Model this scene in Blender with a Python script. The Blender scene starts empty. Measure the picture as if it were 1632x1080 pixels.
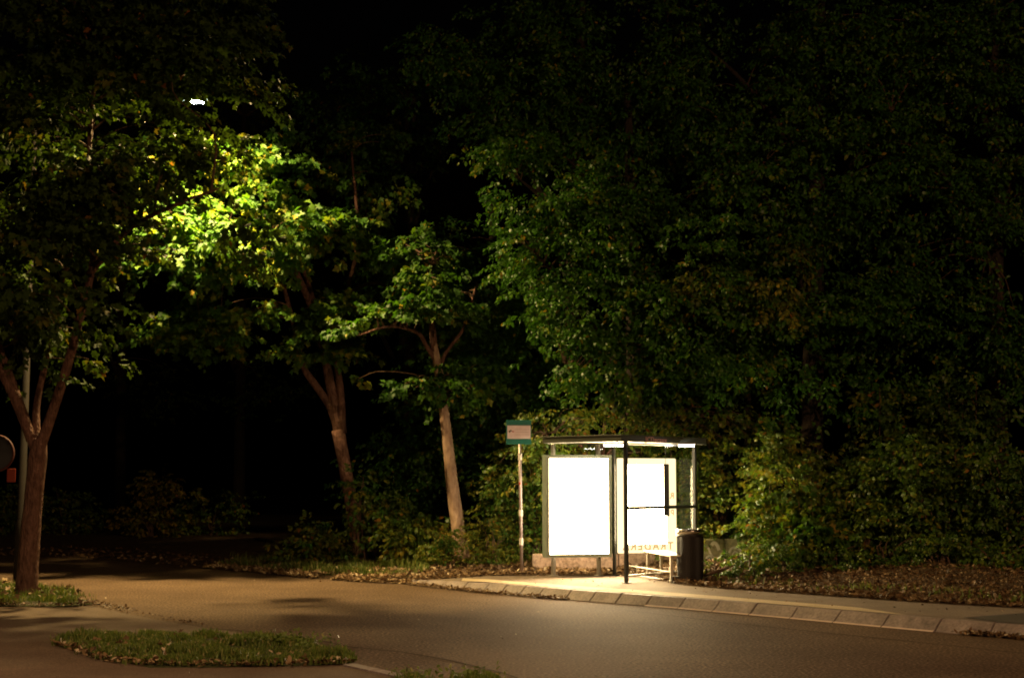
import bpy, bmesh, math, random
import numpy as np
from mathutils import Vector, Matrix, noise

random.seed(7)
rng = np.random.default_rng(11)
S = bpy.context.scene
COL = S.collection

HAZE = 0
# ------------------------------------------------------------------ camera
F = 1632 * 50 / 36.0
EYE = 1.78
PITCH = math.atan((770 - 540) / F)
cp, sp = math.cos(PITCH), math.sin(PITCH)


def ray(px, py):
    u = (px - 816) / F
    v = (540 - py) / F
    return (u, cp - sp * v, sp + cp * v)


def at(px, py, z=0.0):
    """point of the horizontal plane z seen at a pixel of the photograph (1632 x 1080)"""
    r = ray(px, py)
    t = (z - EYE) / r[2]
    return Vector((r[0] * t, r[1] * t, z))


def pt(px, py, Y):
    r = ray(px, py)
    t = Y / r[1]
    return Vector((r[0] * t, Y, EYE + r[2] * t))


cam = bpy.data.cameras.new('camera')
cam.lens = 50
cam.sensor_width = 36
cam.clip_start = 0.1
cam.clip_end = 600
co = bpy.data.objects.new('camera', cam)
co.location = (0, 0, EYE)
co.rotation_euler = (math.pi / 2 + PITCH, 0, 0)
COL.objects.link(co)
S.camera = co


# ------------------------------------------------------------------ materials
def new_mat(name):
    m = bpy.data.materials.new(name)
    m.use_nodes = True
    nt = m.node_tree
    for n in list(nt.nodes):
        nt.nodes.remove(n)
    out = nt.nodes.new('ShaderNodeOutputMaterial')
    return m, nt, out


def N(nt, kind, **kw):
    n = nt.nodes.new(kind)
    for k, v in kw.items():
        if k in n.inputs:
            n.inputs[k].default_value = v
        else:
            setattr(n, k, v)
    return n


def ramp(nt, stops, interp='LINEAR'):
    r = nt.nodes.new('ShaderNodeValToRGB')
    r.color_ramp.interpolation = interp
    els = r.color_ramp.elements
    while len(els) < len(stops):
        els.new(0.5)
    for e, (p, c) in zip(els, stops):
        e.position = p
        e.color = (c[0], c[1], c[2], 1)
    return r


def rough_mat(name, stops, scale=6, rough=0.85, bump=0.3, bscale=60, detail=6, spec=0.3, metal=0.0, speck=None, bdist=0.01):
    m, nt, out = new_mat(name)
    tc = N(nt, 'ShaderNodeTexCoord')
    n1 = N(nt, 'ShaderNodeTexNoise', Scale=scale, Detail=detail, Roughness=0.65)
    nt.links.new(tc.outputs['Object'], n1.inputs['Vector'])
    r = ramp(nt, stops)
    nt.links.new(n1.outputs['Fac'], r.inputs['Fac'])
    b = N(nt, 'ShaderNodeBsdfPrincipled', Roughness=rough, Metallic=metal)
    b.inputs['Specular IOR Level'].default_value = spec
    col = r.outputs['Color']
    if speck:
        n3 = N(nt, 'ShaderNodeTexNoise', Scale=speck[0], Detail=2.0)
        nt.links.new(tc.outputs['Object'], n3.inputs['Vector'])
        r3 = ramp(nt, [(0.3, (speck[1],) * 3), (0.5, (1, 1, 1)), (0.72, (speck[2],) * 3)])
        nt.links.new(n3.outputs['Fac'], r3.inputs['Fac'])
        mx = N(nt, 'ShaderNodeMix', data_type='RGBA', blend_type='MULTIPLY')
        mx.inputs['Factor'].default_value = 1
        nt.links.new(col, mx.inputs['A'])
        nt.links.new(r3.outputs['Color'], mx.inputs['B'])
        col = mx.outputs['Result']
    nt.links.new(col, b.inputs['Base Color'])
    n2 = N(nt, 'ShaderNodeTexNoise', Scale=bscale, Detail=4.0)
    nt.links.new(tc.outputs['Object'], n2.inputs['Vector'])
    bp = N(nt, 'ShaderNodeBump', Strength=bump, Distance=bdist)
    nt.links.new(n2.outputs['Fac'], bp.inputs['Height'])
    nt.links.new(bp.outputs['Normal'], b.inputs['Normal'])
    nt.links.new(b.outputs['BSDF'], out.inputs['Surface'])
    return m


def plain(name, col, rough=0.5, metal=0.0, spec=0.5):
    return rough_mat(name, [(0.3, [c * 0.82 for c in col]), (0.7, col)], scale=9, rough=rough, bump=0.05, metal=metal, spec=spec)


def emis(name, col, strength):
    m, nt, out = new_mat(name)
    e = N(nt, 'ShaderNodeEmission', Strength=strength)
    e.inputs['Color'].default_value = (*col, 1)
    nt.links.new(e.outputs[0], out.inputs['Surface'])
    return m


def leaf_mat(name, stops, trans=0.4, rough=0.38, spec=0.5, tmul=(1.25, 1.3, 0.5)):
    m, nt, out = new_mat(name)
    a = N(nt, 'ShaderNodeAttribute', attribute_name='tone')
    r = ramp(nt, stops)
    nt.links.new(a.outputs['Fac'], r.inputs['Fac'])
    b = N(nt, 'ShaderNodeBsdfPrincipled', Roughness=rough)
    b.inputs['Specular IOR Level'].default_value = spec
    nt.links.new(r.outputs['Color'], b.inputs['Base Color'])
    t = N(nt, 'ShaderNodeBsdfTranslucent')
    mm = N(nt, 'ShaderNodeMix', data_type='RGBA', blend_type='MULTIPLY')
    mm.inputs['Factor'].default_value = 1
    nt.links.new(r.outputs['Color'], mm.inputs['A'])
    mm.inputs['B'].default_value = (*tmul, 1)
    nt.links.new(mm.outputs['Result'], t.inputs['Color'])
    mix = N(nt, 'ShaderNodeMixShader', Fac=trans)
    nt.links.new(b.outputs[0], mix.inputs[1])
    nt.links.new(t.outputs[0], mix.inputs[2])
    nt.links.new(mix.outputs[0], out.inputs['Surface'])
    return m


M = {}
M['asphalt'] = rough_mat('asphalt', [(0.3, (.082, .054, .035)), (0.55, (.110, .074, .048)), (0.75, (.128, .087, .057))], scale=0.7, rough=0.8,
                         bump=0.7, bscale=75, speck=(30, 0.3, 2.3), bdist=0.014, spec=.1)
M['path'] = rough_mat('path asphalt', [(0.3, (.095, .066, .045)), (0.7, (.138, .098, .068))], scale=1.1, rough=0.85, bump=0.6, bscale=80,
                      speck=(50, 0.6, 1.5), bdist=0.01)
M['pave'] = rough_mat('pavement asphalt', [(0.3, (.135, .105, .082)), (0.7, (.21, .165, .13))], scale=1.6, rough=0.85, bump=0.5, bscale=90,
                      speck=(60, 0.65, 1.35))
M['dark_patch'] = rough_mat('fresh asphalt', [(0.3, (.05, .045, .04)), (0.7, (.075, .065, .055))], scale=1.6, rough=0.85, bump=0.5, bscale=90, speck=(60, 0.65, 1.35))
M['slab'] = rough_mat('pale paving slabs', [(0.3, (.42, .34, .23)), (0.7, (.55, .45, .31))], scale=3, rough=0.8, bump=0.4, bscale=50, speck=(40, 0.75, 1.2))
M['kerb'] = rough_mat('kerb concrete', [(0.25, (.12, .095, .092)), (0.5, (.22, .178, .17)), (0.75, (.32, .265, .25))], scale=3.4, rough=0.6, bump=0.4, bscale=40,
                      speck=(28, 0.7, 1.2), spec=0.45)
M['soil'] = rough_mat('forest soil', [(0.3, (.035, .022, .012)), (0.5, (.07, .042, .02)), (0.7, (.11, .065, .03))], scale=7, rough=0.95, bump=1.0, bscale=30, bdist=0.04,
                      speck=(26, 0.4, 2.0))
M['turf'] = rough_mat('turf soil', [(0.3, (.03, .035, .012)), (0.7, (.06, .07, .02))], scale=9, rough=0.95, bump=1.0, bscale=40, bdist=0.03)
M['wall'] = rough_mat('pink grey concrete', [(0.3, (.27, .18, .13)), (0.55, (.36, .25, .19)), (0.75, (.42, .31, .24))], scale=4, rough=0.9, bump=0.7, bscale=30, speck=(22, 0.6, 1.3))
M['gwall'] = rough_mat('pale painted concrete', [(0.3, (.22, .22, .12)), (0.7, (.34, .33, .2))], scale=3, rough=0.9, bump=0.5, bscale=30, speck=(18, 0.65, 1.2))
M['steel'] = plain('green grey painted steel', (.10, .115, .10), 0.4, 0.3)
M['post'] = plain('dark painted steel', (.035, .038, .035), 0.4, 0.2)
M['fascia'] = plain('dark green grey fascia', (.075, .085, .065), 0.45)
M['ceil'] = plain('pale roof underside', (.6, .56, .48), 0.6)
M['frame'] = plain('grey green light box frame', (.26, .32, .28), 0.45, 0.2)
M['alu'] = plain('brushed aluminium', (.55, .53, .5), 0.32, 0.85)
M['galv'] = plain('galvanised steel', (.5, .42, .45), 0.5, 0.6)
M['bin'] = plain('black plastic bin', (.012, .009, .009), 0.42)
M['chrome'] = plain('polished steel rim', (.6, .58, .55), 0.18, 1.0)
M['teal'] = plain('teal sign paint', (.01, .2, .17), 0.5)
M['signwhite'] = plain('white sign panel', (.95, .80, .88), 0.5)
M['band'] = plain('reflective white band', (.8, .76, .74), 0.4)
M['red'] = plain('red sticker', (.55, .03, .02), 0.5)
M['dimred'] = plain('faded red rim', (.05, .006, .005), 0.7)
M['ink'] = plain('dark ink', (.03, .02, .02), 0.6)
M['orange'] = plain('orange red plate', (.22, .025, .008), 0.6)
M['signgrey'] = plain('dull blue grey sign back', (.03, .03, .04), 0.6)
M['bench'] = plain('pale bench slats', (.55, .5, .42), 0.45, 0.3)
M['white'] = plain('white spray paint', (.7, .68, .58), 0.7)
M['gteal'] = plain('teal spray paint', (.08, .24, .2), 0.7)
M['letter'] = plain('dull fascia letters', (.75, .42, .38), 0.6)
M['poster'] = emis('back lit poster', (1.0, .74, .40), 52.0)
M['poster_back'] = emis('back lit rear poster', (1.0, .76, .42), 16.0)
M['reflection_edge'] = emis('cream reflection margin', (1.0, .78, .44), 1.8)  # margin, core and lettering of the reflection panel glow by themselves
M['reflection_core'] = emis('glowing reflection core', (1.0, .74, .40), 75.0)
M['reflection_ink'] = emis('tan mirrored lettering', (.80, .48, .18), .9)
M['reflection_ink2'] = emis('pale poster lettering', (1, .9, .66), .97)
M['tube'] = emis('cold white tube', (1.0, .93, .80), 60.0)
M['lampglow'] = emis('street lamp lens', (.95, .95, 1.0), 150.0)


def bark(name, c0, c1, sc=14):
    m, nt, out = new_mat(name)
    tc = N(nt, 'ShaderNodeTexCoord')
    mp = N(nt, 'ShaderNodeMapping')
    mp.inputs['Scale'].default_value = (1, 1, .35)
    nt.links.new(tc.outputs['Object'], mp.inputs['Vector'])
    v = N(nt, 'ShaderNodeTexNoise', Scale=sc, Detail=7.0, Roughness=.7)
    nt.links.new(mp.outputs[0], v.inputs['Vector'])
    r = ramp(nt, [(.32, c0), (.6, c1), (.75, [c * 1.3 for c in c1])])
    nt.links.new(v.outputs['Fac'], r.inputs['Fac'])
    v2 = N(nt, 'ShaderNodeTexVoronoi', Scale=sc * 2.2)
    nt.links.new(mp.outputs[0], v2.inputs['Vector'])
    ad = N(nt, 'ShaderNodeMath', operation='ADD')
    nt.links.new(v.outputs['Fac'], ad.inputs[0])
    nt.links.new(v2.outputs['Distance'], ad.inputs[1])
    bp = N(nt, 'ShaderNodeBump', Strength=.9, Distance=.03)
    nt.links.new(ad.outputs[0], bp.inputs['Height'])
    b = N(nt, 'ShaderNodeBsdfPrincipled', Roughness=.85)
    b.inputs['Specular IOR Level'].default_value = .2
    nt.links.new(r.outputs['Color'], b.inputs['Base Color'])
    nt.links.new(bp.outputs[0], b.inputs['Normal'])
    nt.links.new(b.outputs[0], out.inputs['Surface'])
    return m


M['bark'] = bark('furrowed bark', (.055, .026, .019), (.16, .085, .064))
M['bark_pale'] = bark('smooth pale bark', (.19, .12, .085), (.36, .25, .18), 7)
M['bark_dark'] = bark('shade darkened bark', (.012, .009, .007), (.03, .02, .015))  # darkness of the deep wood put into the bark colour
M['bark_dim'] = bark('dim grey bark', (.016, .012, .010), (.04, .03, .024))
M['dullsteel'] = plain('dull lamp pole steel', (.02, .017, .015), 0.8, 0.0, .1)
M['twig'] = bark('twig bark', (.07, .045, .03), (.16, .10, .07), 20)

G = dict(dark=(.022, .070, .010), mid=(.040, .120, .014), light=(.075, .165, .018), yel=(.20, .20, .02), gold=(.34, .22, .02), rust=(.25, .09, .02))
M['maple'] = leaf_mat('maple leaves', [(0, (.024, .07, .01)), (.4, (.045, .12, .012)), (.75, (.085, .155, .014)), (.9, (.17, .19, .018)), (1, G['gold'])], trans=.42, rough=.55, spec=.3)
M['maple_red'] = leaf_mat('turning maple leaves', [(0, (.022, .042, .009)), (.5, (.036, .065, .010)), (.85, (.06, .095, .014)), (.97, (.14, .11, .018)), (1, G['rust'])], trans=.2, rough=.7, spec=.1)
M['beech'] = leaf_mat('hornbeam leaves', [(0, (.024, .080, .009)), (.45, (.046, .138, .012)), (.85, (.085, .185, .018)), (.955, G['yel']), (.99, G['gold']), (1, G['rust'])], trans=.3, rough=.42, spec=.35)
M['hedge'] = leaf_mat('hedge leaves', [(0, (.024, .06, .012)), (.4, (.062, .125, .016)), (.72, (.125, .18, .022)), (.9, G['yel']), (1, G['rust'])], trans=.3, rough=.42, spec=.35)
M['yellow'] = leaf_mat('yellow green leaves', [(0, G['mid']), (.35, (.10, .13, .02)), (.7, (.19, .19, .025)), (.92, (.34, .25, .03)), (1, G['rust'])], trans=.4, rough=.5, spec=.3)
M['litter'] = leaf_mat('fallen leaves', [(0, (.05, .028, .015)), (.35, (.12, .066, .03)), (.65, (.20, .125, .06)), (.88, (.34, .24, .13)), (1, (.50, .40, .27))], trans=.1, rough=.6, spec=.3, tmul=(1, 1, 1))
M['grass'] = leaf_mat('grass blades', [(0, (.045, .065, .015)), (.45, (.10, .15, .028)), (.8, (.17, .21, .05)), (1, (.36, .30, .13))], trans=.25, rough=.5, spec=.3)

# glass: clear pane, faint reflection
m, nt, out = new_mat('shelter glass')
tr = N(nt, 'ShaderNodeBsdfTransparent')
tr.inputs['Color'].default_value = (.97, .98, .96, 1)
gl = N(nt, 'ShaderNodeBsdfGlossy', Roughness=.03)
mx = N(nt, 'ShaderNodeMixShader', Fac=.012)
nt.links.new(tr.outputs[0], mx.inputs[1])
nt.links.new(gl.outputs[0], mx.inputs[2])
nt.links.new(mx.outputs[0], out.inputs['Surface'])
M['glass'] = m


# ------------------------------------------------------------------ objects
def tag(o, label=None, cat=None, group=None, kind=None):
    if label: o['label'] = label
    if cat: o['category'] = cat
    if group: o['group'] = group
    if kind: o['kind'] = kind
    return o


def empty(name, loc, label, cat, group=None, rz=0.0):
    o = bpy.data.objects.new(name, None)
    o.location = loc
    o.rotation_euler = (0, 0, rz)
    o.empty_display_size = .2
    COL.objects.link(o)
    return tag(o, label, cat, group)


def link(name, me, mat, parent=None, world=True):
    """link a mesh; coordinates are world unless the parent has none"""
    o = bpy.data.objects.new(name, me)
    if mat is not None:
        me.materials.append(M[mat])
    COL.objects.link(o)
    if parent is not None:
        o.parent = parent
        if world:
            # parents are translation + rz only and unparented (or children of such)
            mw = Matrix.Identity(4)
            p = parent
            while p is not None:
                loc = Matrix.Translation(p.location) @ p.rotation_euler.to_matrix().to_4x4()
                mw = p.matrix_parent_inverse @ loc @ mw if False else (p.matrix_parent_inverse @ loc) @ mw
                p = p.parent
            o.matrix_parent_inverse = mw.inverted()
    return o


class MB:
    def __init__(s):
        s.v = []
        s.f = []
        s.sm = False

    def box(s, c, size, rz=0.0, tilt=None):
        hx, hy, hz = size[0] / 2, size[1] / 2, size[2] / 2
        R = Matrix.Rotation(rz, 3, 'Z')
        if tilt is not None:
            R = tilt
        k = len(s.v)
        for x in (-1, 1):
            for y in (-1, 1):
                for z in (-1, 1):
                    s.v.append(tuple(Vector(c) + R @ Vector((x * hx, y * hy, z * hz))))
        for f in ((0, 1, 3, 2), (4, 6, 7, 5), (0, 4, 5, 1), (2, 3, 7, 6), (0, 2, 6, 4), (1, 5, 7, 3)):
            s.f.append(tuple(k + i for i in f))

    def tube(s, pts, rad, n=10, cap=True, wob=0.0):
        pts = [Vector(p) for p in pts]
        if not hasattr(rad, '__len__'):
            rad = [rad] * len(pts)
        k = len(s.v)
        prev = None
        for i, p in enumerate(pts):
            t = (pts[min(i + 1, len(pts) - 1)] - pts[max(i - 1, 0)]).normalized()
            if prev is None:
                a = t.orthogonal().normalized()
            else:
                a = (prev - t * prev.dot(t)).normalized()
            prev = a
            b = t.cross(a)
            for j in range(n):
                an = 2 * math.pi * j / n
                r = rad[i]
                if wob:
                    d = a * math.cos(an) + b * math.sin(an)
                    r *= 1 + wob * noise.noise((p + d * rad[0]) * 3.1) + wob * .5 * noise.noise((p * .6 + d * 2))
                s.v.append(tuple(p + (a * math.cos(an) + b * math.sin(an)) * r))
        for i in range(len(pts) - 1):
            for j in range(n):
                j2 = (j + 1) % n
                s.f.append((k + i * n + j, k + i * n + j2, k + (i + 1) * n + j2, k + (i + 1) * n + j))
        if cap:
            s.f.append(tuple(k + j for j in range(n))[::-1])
            s.f.append(tuple(k + (len(pts) - 1) * n + j for j in range(n)))

    def lathe(s, c, prof, n=40, rib=None):
        k = len(s.v)
        for (r, z) in prof:
            for j in range(n):
                an = 2 * math.pi * j / n
                rr = r
                if rib and (j % 2):
                    rr = r - rib
                s.v.append((c[0] + rr * math.cos(an), c[1] + rr * math.sin(an), c[2] + z))
        for i in range(len(prof) - 1):
            for j in range(n):
                j2 = (j + 1) % n
                s.f.append((k + i * n + j, k + i * n + j2, k + (i + 1) * n + j2, k + (i + 1) * n + j))

    def sheet(s, pts):
        k = len(s.v)
        s.v += [tuple(p) for p in pts]
        s.f.append(tuple(range(k, k + len(pts))))

    def build(s, name, mat, parent=None, smooth=False, bevel=0.0, world=True):
        me = bpy.data.meshes.new(name)
        me.from_pydata(s.v, [], s.f)
        bm = bmesh.new()
        bm.from_mesh(me)
        bmesh.ops.recalc_face_normals(bm, faces=bm.faces)
        bm.to_mesh(me)
        bm.free()
        if smooth:
            for p in me.polygons:
                p.use_smooth = True
        o = link(name, me, mat, parent, world)
        if bevel:
            b = o.modifiers.new('bevel', 'BEVEL')
            b.width = bevel
            b.segments = 2
            b.limit_method = 'ANGLE'
        return o


def spline(pts, n=6):
    """Catmull-Rom through points"""
    P = [Vector(p) for p in pts]
    P = [P[0] * 2 - P[1]] + P + [P[-1] * 2 - P[-2]]
    o = []
    for i in range(1, len(P) - 2):
        for k in range(n):
            t = k / n
            a, b, c, d = P[i - 1], P[i], P[i + 1], P[i + 2]
            o.append(.5 * ((2 * b) + (c - a) * t + (2 * a - 5 * b + 4 * c - d) * t * t + (3 * b - a - 3 * c + d) * t ** 3))
    o.append(P[-2])
    return o


def lerp_list(vals, m):
    xs = np.linspace(0, 1, len(vals))
    return list(np.interp(np.linspace(0, 1, m), xs, vals))


# ------------------------------------------------------------------ leaves
def outline_maple():
    half = [(0.0, .0), (-.06, .20), (.10, .36), (.20, .27), (.30, .32), (.42, .50), (.60, .46), (.58, .22), (.72, .20), (.84, .14), (1.0, 0)]
    return half + [(u, -v) for u, v in half[-2:0:-1]], (.34, 0)


def outline_oval():
    half = [(0, 0), (.22, .20), (.5, .27), (.8, .16), (1.0, 0)]
    return half + [(u, -v) for u, v in half[-2:0:-1]], None


def unit(a):
    return a / (np.linalg.norm(a, axis=-1, keepdims=True) + 1e-9)


def leaves_mesh(name, pos, axis, nrm, size, tone, kind='oval', fold=.25, curl=.25):
    out, ctr = outline_maple() if kind == 'maple' else outline_oval()
    out = np.array(out)
    K = len(out)
    axis = unit(axis)
    nrm = unit(nrm - axis * (nrm * axis).sum(1, keepdims=True))
    side = np.cross(nrm, axis)
    uv = np.vstack([out, [ctr]]) if ctr else out
    Kv = len(uv)
    zz = np.abs(uv[:, 1]) * fold - uv[:, 0] ** 2 * curl
    n = len(pos)
    crl = (.5 + rng.random((n, 1, 1))) if n else np.ones((0, 1, 1))
    V = pos[:, None, :] + size[:, None, None] * (axis[:, None, :] * uv[None, :, 0:1] + side[:, None, :] * uv[None, :, 1:2] + nrm[:, None, :] * zz[None, :, None] * crl)
    V = V.reshape(-1, 3).astype(np.float32)
    if ctr:
        tri = np.array([(K, i, (i + 1) % K) for i in range(K)])
        T = (tri[None] + (np.arange(n) * Kv)[:, None, None]).reshape(-1, 3)
        nt_ = K
        L = T.reshape(-1)
        starts = np.arange(n * nt_) * 3
        tot = np.full(n * nt_, 3)
    else:
        # quads across the midrib: 8-point outline 0..7 -> (0,1,7) (1,2,6,7) (2,3,5,6) (3,4,5)
        loops = [0, 1, 7, 1, 2, 6, 7, 2, 3, 5, 6, 3, 4, 5]
        tt = [3, 4, 4, 3]
        nt_ = 4
        L = (np.array(loops)[None] + (np.arange(n) * Kv)[:, None]).reshape(-1)
        tot = np.tile(np.array(tt), n)
        starts = np.concatenate([[0], np.cumsum(tot)[:-1]])
    me = bpy.data.meshes.new(name)
    me.vertices.add(len(V))
    me.vertices.foreach_set('co', V.reshape(-1))
    me.loops.add(len(L))
    me.loops.foreach_set('vertex_index', L.astype(np.int32))
    me.polygons.add(len(starts))
    me.polygons.foreach_set('loop_start', starts.astype(np.int32))
    try:
        me.polygons.foreach_set('loop_total', tot.astype(np.int32))
    except Exception:
        pass
    at_ = me.attributes.new('tone', 'FLOAT', 'FACE')
    at_.data.foreach_set('value', np.repeat(tone, nt_).astype(np.float32))
    me.update(calc_edges=True)
    me.validate()
    return me


def gate(P, scale, seed, thr):
    out = np.zeros(len(P), bool)
    off = Vector((seed * 7.3, seed * 3.1, seed * 1.7))
    for i, p in enumerate(P):
        q = Vector((p[0] * scale, p[1] * scale, p[2] * scale * 1.9)) + off
        out[i] = noise.noise(q) + .35 * noise.noise(q * 2.7) > thr
    return out


LAMP = pt(311, 166, 26.0)


def crown_points(ells, n, seed, thr=-.12, scale=.75, shell=2.0, zmin=.3):
    w = np.array([e[3] * e[4] * e[5] for e in ells]) ** .62
    w = w / w.sum()
    k = rng.choice(len(ells), size=int(n * 2.2), p=w)
    E = np.array([e[:6] for e in ells], float)[k]
    d = unit(rng.normal(size=(len(k), 3)))
    r = rng.random(len(k)) ** (1 / shell)
    P = E[:, :3] + d * r[:, None] * E[:, 3:6]
    ok = (P[:, 2] > zmin) & gate(P, scale, seed, thr)
    P = P[ok][:n]
    d = d[ok][:n]
    return P, d


def sprays(P, d, per, length, leaf, droop=.25, flat=.55, tone_jit=.25, tone_c=.45, axis_out=None):
    n = len(P)
    out = d.copy()
    out[:, 2] = out[:, 2] * .35 - droop + rng.normal(size=n) * .12
    out[:, :2] += rng.normal(size=(n, 2)) * .35
    out = unit(out)
    up = np.tile([0, 0, 1.0], (n, 1)) + rng.normal(size=(n, 3)) * .28
    sd = unit(np.cross(up, out))
    up = unit(np.cross(out, sd))
    Ls = length * (.6 + .8 * rng.random(n))
    t = rng.random((n, per)) ** .8
    sgn = np.where(rng.random((n, per)) < .5, -1.0, 1.0)
    w = sgn * rng.random((n, per)) * .42 * (1.15 - t)
    pos = P[:, None] + out[:, None] * (t * Ls[:, None])[..., None] + sd[:, None] * (w * Ls[:, None])[..., None] \
        + up[:, None] * (rng.normal(size=(n, per)) * .045 * length - .12 * t ** 2 * length)[..., None]
    ax = out[:, None] * .6 + sd[:, None] * (sgn * .75)[..., None] + rng.normal(size=(n, per, 3)) * .35
    ax[..., 2] -= .35
    nm = up[:, None] + rng.normal(size=(n, per, 3)) * flat
    sz = leaf * (.6 + .7 * rng.random((n, per)))
    st = np.clip(tone_c + rng.normal(size=(n, 1)) * .18 + rng.normal(size=(n, per)) * tone_jit * .7, 0, 1)
    st = np.minimum(st, .90 + .04 * rng.random((n, per)))
    hot = rng.random((n, per)) < .012
    st = np.where(hot, .97 + .03 * rng.random((n, per)), st)
    return [a.reshape(-1, *a.shape[2:]) for a in (pos, ax, nm, sz, st)], out, Ls


def branchlets(mb, P, anchors, every, r0=.03, rmin=.006):
    """curved side branches from the limbs to some of the sprays"""
    A = np.array([tuple(a) for a in anchors])
    for p in P[::every]:
        if np.linalg.norm(p - np.array(LAMP)) < 2.2:
            continue
        dd = ((A - p) ** 2).sum(1) + 2.0 * np.maximum(0, A[:, 2] - p[2])
        a = Vector(A[int(np.argmin(dd))])
        b = Vector(p)
        L = (b - a).length
        if L < .15 or L > 2.0:
            continue
        m1 = a.lerp(b, .35) + Vector((rng.normal() * .08, rng.normal() * .08, .12 * L + rng.normal() * .05))
        m2 = a.lerp(b, .7) + Vector((rng.normal() * .07, rng.normal() * .07, .10 * L))
        pts = spline([a, m1, m2, b], 3)
        r = r0 * min(1.0, .35 + L / 4)
        mb.tube(pts, lerp_list([r, r * .6, r * .4, rmin], len(pts)), 5, cap=False)


def tree(name, label, cat, base, limbs, ells, n_spray, per, leaf, kind, mat, barkmat='bark', seed=1, thr=-.12, shell=2.0, length=.55, droop=.25, group=None,
         every=5, tone_c=.45, flat=.55, trunk_wob=.07, scale=.75, keep_out=None, br=.03):
    """limbs: list of (points, radii); the first is the trunk"""
    root = empty(name, base, label, cat, group)
    tk = MB()
    anchors = []
    pts = spline(limbs[0][0], 6)
    tk.tube(pts, lerp_list(limbs[0][1], len(pts)), 16, wob=trunk_wob)
    anchors += pts[len(pts) // 2:]
    tk.build('trunk', barkmat, root, smooth=True)
    for L in limbs[1:]:
        lm = MB()
        q = spline(L[0], 6)
        lm.tube(q, lerp_list(L[1], len(q)), 10, wob=trunk_wob)
        anchors += q[2:]
        lm.build('limb', 'bark' if barkmat == 'bark_pale' else barkmat, root, smooth=True)
    P, d = crown_points(ells, n_spray, seed, thr, scale, shell)
    (pos, ax, nm, sz, tn), _, _ = sprays(P, d, per, length, leaf, droop, tone_c=tone_c, flat=flat)
    if keep_out is not None:
        ok = keep_out(pos)
        pos, ax, nm, sz, tn = pos[ok], ax[ok], nm[ok], sz[ok], tn[ok]
    if every:
        bb = MB()
        branchlets(bb, P, anchors, every, br)
        if bb.v:
            tag(bb.build('branches', 'twig', root, smooth=True), kind='stuff')
    me = leaves_mesh('crown', pos, ax, nm, sz, tn, kind)
    link('crown', me, mat, root)
    return root


def ell(px, py, Y, rx, ry, rz_=None):
    """an ellipsoid of foliage: centre seen at a pixel at depth Y; rx, rz in metres, depth radius ry"""
    c = pt(px, py, Y)
    return (c.x, c.y, c.z, rx, ry, rz_ if rz_ is not None else rx)


def scr(P):
    """project points, used to keep the lamp visible through the twigs"""
    x = P[:, 0]; y = P[:, 1]; z = P[:, 2] - EYE
    dpt = y * cp + z * sp
    return 816 + F * x / dpt, 540 - F * (z * cp - y * sp) / dpt


# ------------------------------------------------------------------ ground, road, pavement, kerb
KB = [(640, 929.5), (700, 936.5), (768, 944), (856, 951.6), (900, 955.2), (980, 961.5), (1028, 965.3), (1081, 969.6), (1136, 974.5), (1194.5, 979.8), (1259.7, 985.7), (1328.4, 992.1), (1405.5, 999.3),
      (1489.4, 1007.0), (1575, 1014), (1660, 1021), (1800, 1032), (2050, 1050)]
kbase = [at(x, y, 0) for x, y in KB]
KH = .15


def resample(pts, step):
    o = [pts[0]]
    for a, b in zip(pts[:-1], pts[1:]):
        n = max(1, int((b - a).length / step))
        for k in range(1, n + 1):
            o.append(a.lerp(b, k / n))
    return o


gx = [-120, 140]
me = MB()
me.sheet([(-150, -20, -.06), (150, -20, -.06), (150, 260, -.06), (-150, 260, -.06)])
tag(me.build('ground', 'soil'), kind='structure')
me = MB()
me.sheet([(-90, 2, 0), (60, 2, 0), (60, 75, 0), (-90, 75, 0)])
tag(me.build('road', 'asphalt'), kind='structure')

# kerb stones swept along the kerb line
kb = MB()
PROF = [(0, -.05), (0.0, .012), (.14, .128), (.158, .144), (.178, KH), (.245, KH), (.245, -.05)]


def kerb_offset(i):
    a = kbase[max(i - 1, 0)]
    b = kbase[min(i + 1, len(kbase) - 1)]
    t = (b - a).normalized()
    n = Vector((-t.y, t.x, 0))
    return n if n.y > 0 else -n


koff = [kerb_offset(i) for i in range(len(kbase))]
SPLIT = {0: 2, 1: 2, 2: 3, 4: 2, 15: 2, 16: 3, 17: 3}
for i in range(len(kbase) - 1):
    nseg = SPLIT.get(i, 1)
    if nseg == 1 and (kbase[i + 1] - kbase[i]).length > 1.4:
        nseg = 2
    for s_ in range(nseg):
        t0, t1 = s_ / nseg, (s_ + 1) / nseg
        a, b = kbase[i].lerp(kbase[i + 1], t0), kbase[i].lerp(kbase[i + 1], t1)
        na, nb = koff[i].lerp(koff[i + 1], t0), koff[i].lerp(koff[i + 1], t1)
        L = (b - a).length
        g = .011 / L
        a2, b2 = a.lerp(b, g), a.lerp(b, 1 - g)
        hs = .45 + .55 * min(1, (i + t0 + .2) / 2.2)
        he = .45 + .55 * min(1, (i + t1 + .2) / 2.2)
        k = len(kb.v)
        jz = random.uniform(-.004, .004)
        for (p, n_, h) in ((a2, na, hs), (b2, nb, he)):
            for (o_, z_) in PROF:
                kb.v.append(tuple(p + n_ * o_ + Vector((0, 0, z_ * h + jz if z_ > 0 else z_))))
        m_ = len(PROF)
        for q in range(m_ - 1):
            kb.f.append((k + q, k + q + 1, k + m_ + q + 1, k + m_ + q))
        kb.f.append(tuple(range(k, k + m_)))
        kb.f.append(tuple(range(k + 2 * m_ - 1, k + m_ - 1, -1)))
ko = kb.build('kerb', 'kerb', bevel=.004)
tag(ko, kind='structure')
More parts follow.
